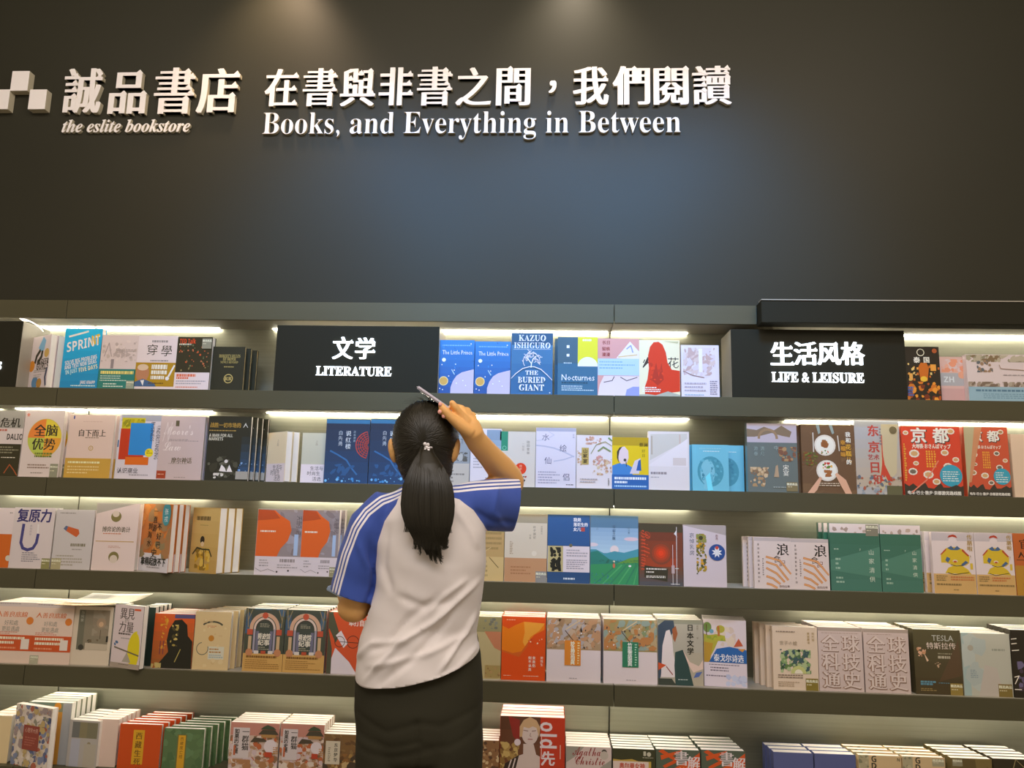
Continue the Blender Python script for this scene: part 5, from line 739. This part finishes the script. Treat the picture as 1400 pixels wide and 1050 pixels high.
for s, an in ((-1, ankL), (1, ankR)):
    v, f = tube([an + Vector((0, -.045, -.045)), an + Vector((0, 0, -.030)), an + Vector((0, .09, -.045)), an + Vector((0, .15, -.056))], [(.036, .034), (.042, .046), (.045, .034), (.036, .020)], (1, 0, 0), 20)
    v = [Vector((p.x, p.y, max(p.z, .001))) for p in v]; mesh_obj('shoe', [p - root.location for p in v], f, mat('white_trainer', (.6, .58, .54), .5), root, smooth=True)
# shirt: one fused skin, coloured by a signed distance kept on the mesh
T_ = [ring_px(668, 560, 600, -.70, .050), ring_px(686, 528, 630, -.705, .075), ring_px(704, 512, 655, -.71, .090), ring_px(735, 512, 664, -.71, .100), ring_px(770, 514, 664, -.71, .104), ring_px(810, 512, 659, -.705, .102), ring_px(850, 500, 652, -.70, .100), ring_px(885, 490, 656, -.70, .108), ring_px(915, 487, 658, -.70, .113), ring_px(960, 486, 660, -.70, .115)]
sh = [tube([a for a, _ in T_], [b for _, b in T_], (1, 0, 0), 48),
      tube([Pp(556, 690, -.705), Pp(530, 697, -.71), Pp(508, 719, -.715), Pp(494, 755, -.715), Pp(484, 795, -.71), Pp(481, 833, -.705)], [(.034, .05), (.050, .056), (.052, .060), (.050, .058), (.0500, .055), (.055, .056)], (1, 0, .35), 32),
      tube([Pp(612, 686, -.705), Pp(640, 688, -.70), Pp(664, 690, -.675), Pp(690, 690, -.63), Pp(716, 691, -.58)], [(.036, .050), (.050, .056), (.060, .056), (.064, .054), (.064, .05)], (0, 0, 1), 32)]
M_shirt = bpy.data.materials.new('raglan_jersey'); M_shirt.use_nodes = True
nt = M_shirt.node_tree; bs = nt.nodes['Principled BSDF']; bs.inputs['Roughness'].default_value = .7; bs.inputs['Specular IOR Level'].default_value = .3; bs.inputs['Sheen Weight'].default_value = .15
def anode(nm): a = nt.nodes.new('ShaderNodeAttribute'); a.attribute_name = nm; return a.outputs['Fac']
def mth(op, a, b=0.0):
    n_ = nt.nodes.new('ShaderNodeMath'); n_.operation = op
    for i_, x_ in enumerate((a, b)):
        if isinstance(x_, (int, float)): n_.inputs[i_].default_value = x_
        else: nt.links.new(x_, n_.inputs[i_])
    return n_.outputs[0]
blue = mth('GREATER_THAN', anode('sleeve'), 0.0)
u_ = anode('stripe'); ab = mth('ABSOLUTE', mth('SUBTRACT', mth('FRACT', mth('ADD', mth('DIVIDE', u_, .0088), .5)), .5))     # three stripes in a band
stp = mth('MULTIPLY', mth('LESS_THAN', ab, .29), mth('LESS_THAN', mth('ABSOLUTE', u_), .0125))
def mixc(fac, A, Bc):
    m_ = nt.nodes.new('ShaderNodeMix'); m_.data_type = 'RGBA'; nt.links.new(fac, m_.inputs['Factor'])
    for key, x_ in (('A', A), ('B', Bc)):
        if isinstance(x_, tuple): m_.inputs[key].default_value = (*x_, 1)
        else: nt.links.new(x_, m_.inputs[key])
    return m_.outputs['Result']
nt.links.new(mixc(blue, (.86, .79, .76), mixc(stp, (.050, .10, .43), (.90, .86, .88))), bs.inputs['Base Color'])
shirt = fuse('shirt', sh, .0048, M_shirt, root, 7)
sf = [(XZ(p), a, w) for p, a, w in (([(522, 908), (560, 868), (602, 842), (648, 800)], .009, .006), ([(540, 915), (585, 880), (622, 835)], -.007, .008), ([(612, 902), (632, 872), (652, 838)], .008, .005), ([(494, 893), (520, 872), (562, 866)], .007, .007), ([(520, 900), (552, 893), (600, 880), (640, 862)], .005, .007),
      ([(516, 880), (545, 868), (570, 838), (600, 815)], -.006, .009), ([(540, 725), (534, 770), (545, 800)], -.005, .010), ([(560, 810), (590, 822), (625, 815)], -.005, .009), ([(630, 700), (648, 725), (656, 745)], .005, .007), ([(640, 790), (620, 805), (600, 825)], .005, .006), ([(500, 740), (512, 775), (508, 812)], .005, .007), ([(655, 700), (672, 712), (700, 716)], -.005, .007), ([(680, 668), (676, 700), (690, 722)], .004, .006), ([(600, 920), (630, 905), (655, 880)], .004, .005), ([(514, 740), (517, 790), (500, 850)], -.006, .006))]
def shf(co, no):
    h = .0018 * np.sin(co[:, 0] * 60 + co[:, 2] * 37) * np.sin(co[:, 2] * 43 - co[:, 0] * 21)
    for p, a, w in sf:
        d, s, al = seg_dist(co[:, 0], co[:, 2], p); e_ = np.clip(np.minimum(al + .15, 1.15 - al) * 4, 0, 1); h += a * np.exp(-(d / w) ** 2) * e_
    h *= np.clip(.4 - no[:, 1], 0, 1); return co + no * h[:, None]
displace(shirt, shf)
n = len(shirt.data.vertices); co = np.empty(n * 3); shirt.data.vertices.foreach_get('co', co); co = co.reshape(-1, 3); X, Z = co[:, 0], co[:, 2]
lb = XZ([(556, 660), (550, 690), (535, 712), (525, 740), (520.5, 770), (519, 795), (513, 829), (480, 846), (440, 852)]); rb = XZ([(604, 640), (614, 678), (632, 683), (650, 697), (662, 716), (669, 734), (673, 760)])
d1, s1_, a1 = seg_dist(X, Z, lb); d2, s2_, a2 = seg_dist(X, Z, rb)
sl = np.where(X < Pp(580, 700).x, d1 * s1_, d2 * s2_); 
if np.median(sl[(X < Pp(500, 700).x)]) < 0: sl = np.where(X < Pp(580, 700).x, -sl, sl)
if np.median(sl[(X > Pp(690, 700).x)]) < 0: sl = np.where(X >= Pp(580, 700).x, -sl, sl)
at_ = shirt.data.attributes.new('sleeve', 'FLOAT', 'POINT'); at_.data.foreach_set('value', sl.astype(np.float32))
ls = XZ([(552, 674), (530, 684), (510, 700), (496, 722), (483, 755), (472, 790), (466, 812)]); rs = XZ([(608, 668), (630, 667), (655, 664), (680, 662), (702, 660)])
d1, s1_, a1 = seg_dist(X, Z, ls); d2, s2_, a2 = seg_dist(X, Z, rs)
st_ = np.where(X < Pp(580, 700).x, d1 * s1_, d2 * s2_); at_ = shirt.data.attributes.new('stripe', 'FLOAT', 'POINT'); at_.data.foreach_set('value', st_.astype(np.float32))
bm = bmesh.new(); bm.from_mesh(shirt.data)
def cut(p0, nrm, keep=None):
    g = list(bm.verts) + list(bm.edges) + list(bm.faces) if keep is None else keep
    return bmesh.ops.bisect_plane(bm, geom=g, plane_co=p0, plane_no=nrm, clear_outer=False, clear_inner=False)
h0, h1 = Pp(487, 921, -.70), Pp(657, 886, -.70); hn = Vector((h1.z - h0.z, .26 * (h1.x - h0.x), -(h1.x - h0.x))).normalized()
cut(h0, hn); kill = [v for v in bm.verts if (v.co - h0).dot(hn) > 1e-5 and v.co.x > -9]
c0, c1 = Pp(451, 803, -.71), Pp(511, 825, -.71); cn = Vector((c1.z - c0.z, 0, -(c1.x - c0.x))).normalized()
xlim = Pp(516, 820, -.70).x
cut(c0, cn); kill += [v for v in bm.verts if (v.co - c0).dot(cn) > 1e-5 and v.co.x < xlim + (Pp(516, 820).z - v.co.z) * -.5 and v.co.z > Pp(500, 866).z]
r0 = Pp(704, 690, -.60); rn = Vector((.93, .22, -.12)).normalized()
cut(r0, rn); kill += [v for v in bm.verts if (v.co - r0).dot(rn) > 1e-5]
bmesh.ops.delete(bm, geom=list(set(kill)), context='VERTS'); bm.to_mesh(shirt.data); bm.free()
md = shirt.modifiers.new('cloth_thickness', 'SOLIDIFY'); md.thickness = .0022; md.offset = -1
# hair: a smooth base mass with combed strands over it, gathered into a ponytail
tie = Pp(583, 611, -.785)
def skull(p):          # outline radius of the hair cap
    return p
HR = Vector((.0765, .096, .088))
hp = [ball(HC + Vector((0, -.010, .008)), HR), ball(HC + Vector((0, -.012, -.03)), (.068, .084, .07)), ball(Pp(583, 640, -.70), (.060, .062, .052)), ball(Pp(580, 662, -.715), (.042, .038, .044))]
hair = fuse('hair', hp, .004, M_hair, root, 6)
def hcut(co, no):      # leave the face free
    f_ = (co[:, 1] > HC.y + .055) & (co[:, 2] < HC.z + .055); co = co.copy(); co[f_, 1] = HC.y + .055 + (co[f_, 1] - HC.y - .055) * .1; return co
displace(hair, hcut)
bt = BVHTree.FromPolygons([v.co.copy() for v in hair.data.vertices], [tuple(p.vertices) for p in hair.data.polygons])
def ribbon(pts, w0, w1, V, Fc):
    n_ = len(pts); base = len(V)
    for i, p in enumerate(pts):
        T = (pts[min(i + 1, n_ - 1)] - pts[max(i - 1, 0)]).normalized(); view = (p - Vector((HC.x, HC.y + .03, p.z))).normalized(); S = T.cross(view)
        S = S.normalized() if S.length > 1e-4 else Vector((1, 0, 0)); w = w0 + (w1 - w0) * i / (n_ - 1); w *= (1 if i < n_ - 2 else .5); V += [p - S * w, p + view * w * .8, p + S * w]
    for i in range(n_ - 1):
        a = base + 3 * i; Fc.append((a, a + 3, a + 4, a + 1)); Fc.append((a + 1, a + 4, a + 5, a + 2))
V = []; Fc = []; rg = random.Random(3)
for i in range(1300):
    ang = rg.uniform(-.62, 1.62) * math.pi * .98; st = rg.uniform(.25, 1.0)
    # start on the silhouette of the cap, run over it to the hair tie
    s0 = HC + Vector((.077 * math.cos(ang), rg.uniform(-.01, .05), .092 * math.sin(ang))) if st > .5 else HC + Vector((.075 * math.cos(ang) * st * 1.3, -.08, .09 * math.sin(ang) * st * 1.3))
    pts = []; off = rg.uniform(.0004, .0034); bend = rg.uniform(-.10, .10)
    for j in range(12):
        t = j / 11; q = s0.lerp(tie, t) + Vector((bend * .05 * math.sin(math.pi * t), 0, bend * .08 * math.sin(math.pi * t))); q.y -= .05 * math.sin(math.pi * min(1, t * 1.15))
        loc, nr, ix, ds = bt.find_nearest(q)
        o_ = off * (1 - t * .5); pts.append(loc + nr * o_)
    ribbon(pts, .0011, .0009, V, Fc)
for i in range(70):                                                       # fly-away hairs along the crown
    ang = rg.uniform(.05, .95) * math.pi; a = HC + Vector((.076 * math.cos(ang), rg.uniform(-.03, .02), .006 + .088 * math.sin(ang))); dr = Vector((math.cos(ang + .9), -.1, math.sin(ang + .9)))
    ribbon([a, a + dr * .010 + Vector((0, 0, .003)), a + dr * .022 + Vector((0, 0, .001)), a + dr * .03 - Vector((0, 0, .004))], .00035, .0002, V, Fc)
mesh_obj('combed_strands', [v - root.location for v in V], Fc, M_hair, root, smooth=True)['kind'] = 'stuff'
pl = [(583, 612, -.785), (583, 622, -.80), (584, 640, -.812), (585, 662, -.822), (585, 690, -.828), (586, 715, -.83), (588, 738, -.828), (590, 752, -.826)]
pw = [.012, .018, .036, .050, .055, .049, .034, .012]; pdp = [.012, .016, .026, .032, .032, .028, .020, .008]
pc_ = [Pp(*q) for q in pl]
pony = fuse('ponytail', [tube(pc_, list(zip(pw, pdp)), (1, 0, 0), 28)], .004, M_hair, root, 4)
V = []; Fc = []
ends = [(563, 748), (566, 742), (572, 757), (563, 759), (590, 764), (597, 768), (605, 768), (602, 760), (585, 755), (612, 745)]
for i in range(900):
    th = rg.uniform(math.pi * .02, math.pi * .98) if i % 5 else rg.uniform(0, 6.28); k0 = rg.randint(0, 3) if i % 3 else 0; pts = []; rr = rg.uniform(.96, 1.07); kend = rg.choice((5, 6, 7, 7))
    for j in range(k0, kend + 1):
        c = pc_[j]; pts.append(c + Vector((pw[j] * rr * math.cos(th), -pdp[j] * rr * math.sin(th), rg.uniform(-.001, .001))))
    if kend == 7:
        e_ = min(ends, key=lambda q: abs(Pp(q[0], q[1]).x - pts[-2].x) + rg.uniform(0, .012)); E_ = Pp(e_[0] + rg.uniform(-2, 2), e_[1] + rg.uniform(-9, 4), -.83); pts[-1] = pts[-1].lerp(E_, .75); pts[-2] = pts[-2].lerp(Vector((E_.x, pts[-2].y, pts[-2].z)), .4); pts.append(E_)
    else: pts.append(pts[-1] + Vector((rg.uniform(-.004, .004), .002, -.02)))
    if len(pts) > 3:
        # smooth resample
        P2 = []
        for a in range(len(pts) - 1):
            p0, p1, p2, p3 = pts[max(a - 1, 0)], pts[a], pts[a + 1], pts[min(a + 2, len(pts) - 1)]
            for t in (0, .5): P2.append(.5 * ((2 * p1) + (p2 - p0) * t + (2 * p0 - 5 * p1 + 4 * p2 - p3) * t * t + (3 * p1 - p0 - 3 * p2 + p3) * t ** 3))
        P2.append(pts[-1]); ribbon(P2, .0012, .0004, V, Fc)
mesh_obj('ponytail_strands', [v - root.location for v in V], Fc, M_hair, root, smooth=True)['kind'] = 'stuff'
# pearl hair tie
V = []; Fc = []
for px, py, r in ((581, 607, .0042), (585, 608, .004), (583.5, 612, .0042), (581.5, 615, .0035), (585.5, 616.5, .0045), (586.5, 612.5, .003)):
    v, f = ball(Pp(px, py, -.806), (r,) * 3, 8); m_ = len(V); V += v; Fc += [tuple(i + m_ for i in q) for q in f]
v, f = tube([Pp(577, 612, -.79), Pp(583, 613, -.806), Pp(590, 612, -.79)], [.003, .004, .003], (0, 0, 1), 10); m_ = len(V); V += v; Fc += [tuple(i + m_ for i in q) for q in f]
mesh_obj('hair_tie', [v - root.location for v in V], Fc, mat('pearl', (.85, .8, .8), .2, coat=.5), root, smooth=True)
# ------------------------------------------------------------ phone in the raised hand, folder in the other
pa, pb = Pp(570, 528.5, -.745), Pp(620, 563, -.745); ax = (pb - pa); Lp = ax.length; ax.normalize(); up = Vector((0, 1, 0)); th_ = ax.cross(up).normalized()
ph = tag(empty('smartphone', pa), 'slim white phone held up edge-on in the raised right hand', 'phone')
def slab(name, l0, l1, w0, w1, t0, t1, m, par, ax, up, th_, bev=.001):
    v, f = box((l0, w0, t0), (l1, w1, t1)); o = mesh_obj(name, [ax * p[0] + up * p[1] + th_ * p[2] for p in v], f, m, par)
    b_ = bmesh.new(); b_.from_mesh(o.data); bmesh.ops.recalc_face_normals(b_, faces=b_.faces); bmesh.ops.bevel(b_, geom=b_.edges[:], offset=bev, segments=2, affect='EDGES'); b_.to_mesh(o.data); b_.free(); return o
slab('phone_body', 0, Lp, -.004, .060, -.0038, .0038, mat('phone_white', (.62, .58, .66), .3), ph, ax, up, th_, .003)
slab('screen', .003, Lp - .003, -.001, .057, -.0046, -.0039, mat('phone_glass', (.02, .02, .022), .1), ph, ax, up, th_, .0003)
fa = Pp(447, 803.5, -.60); ax2 = (Pp(474, 818, -.60) - fa).normalized(); th2 = ax2.cross(up).normalized()
fo = tag(empty('folded_paper', fa), "blue-grey folded sheet held below the left sleeve", 'paper')
slab('sheet', 0, .07, 0, .13, -.006, .006, mat('blue_grey_paper', lin('8a9bb8', .8), .5), fo, ax2, up, th2, .002)
slab('inner_sheet', .004, .066, .004, .126, .0062, .009, mat('pale_paper', (.6, .62, .66), .6), fo, ax2, up, th2, .001)
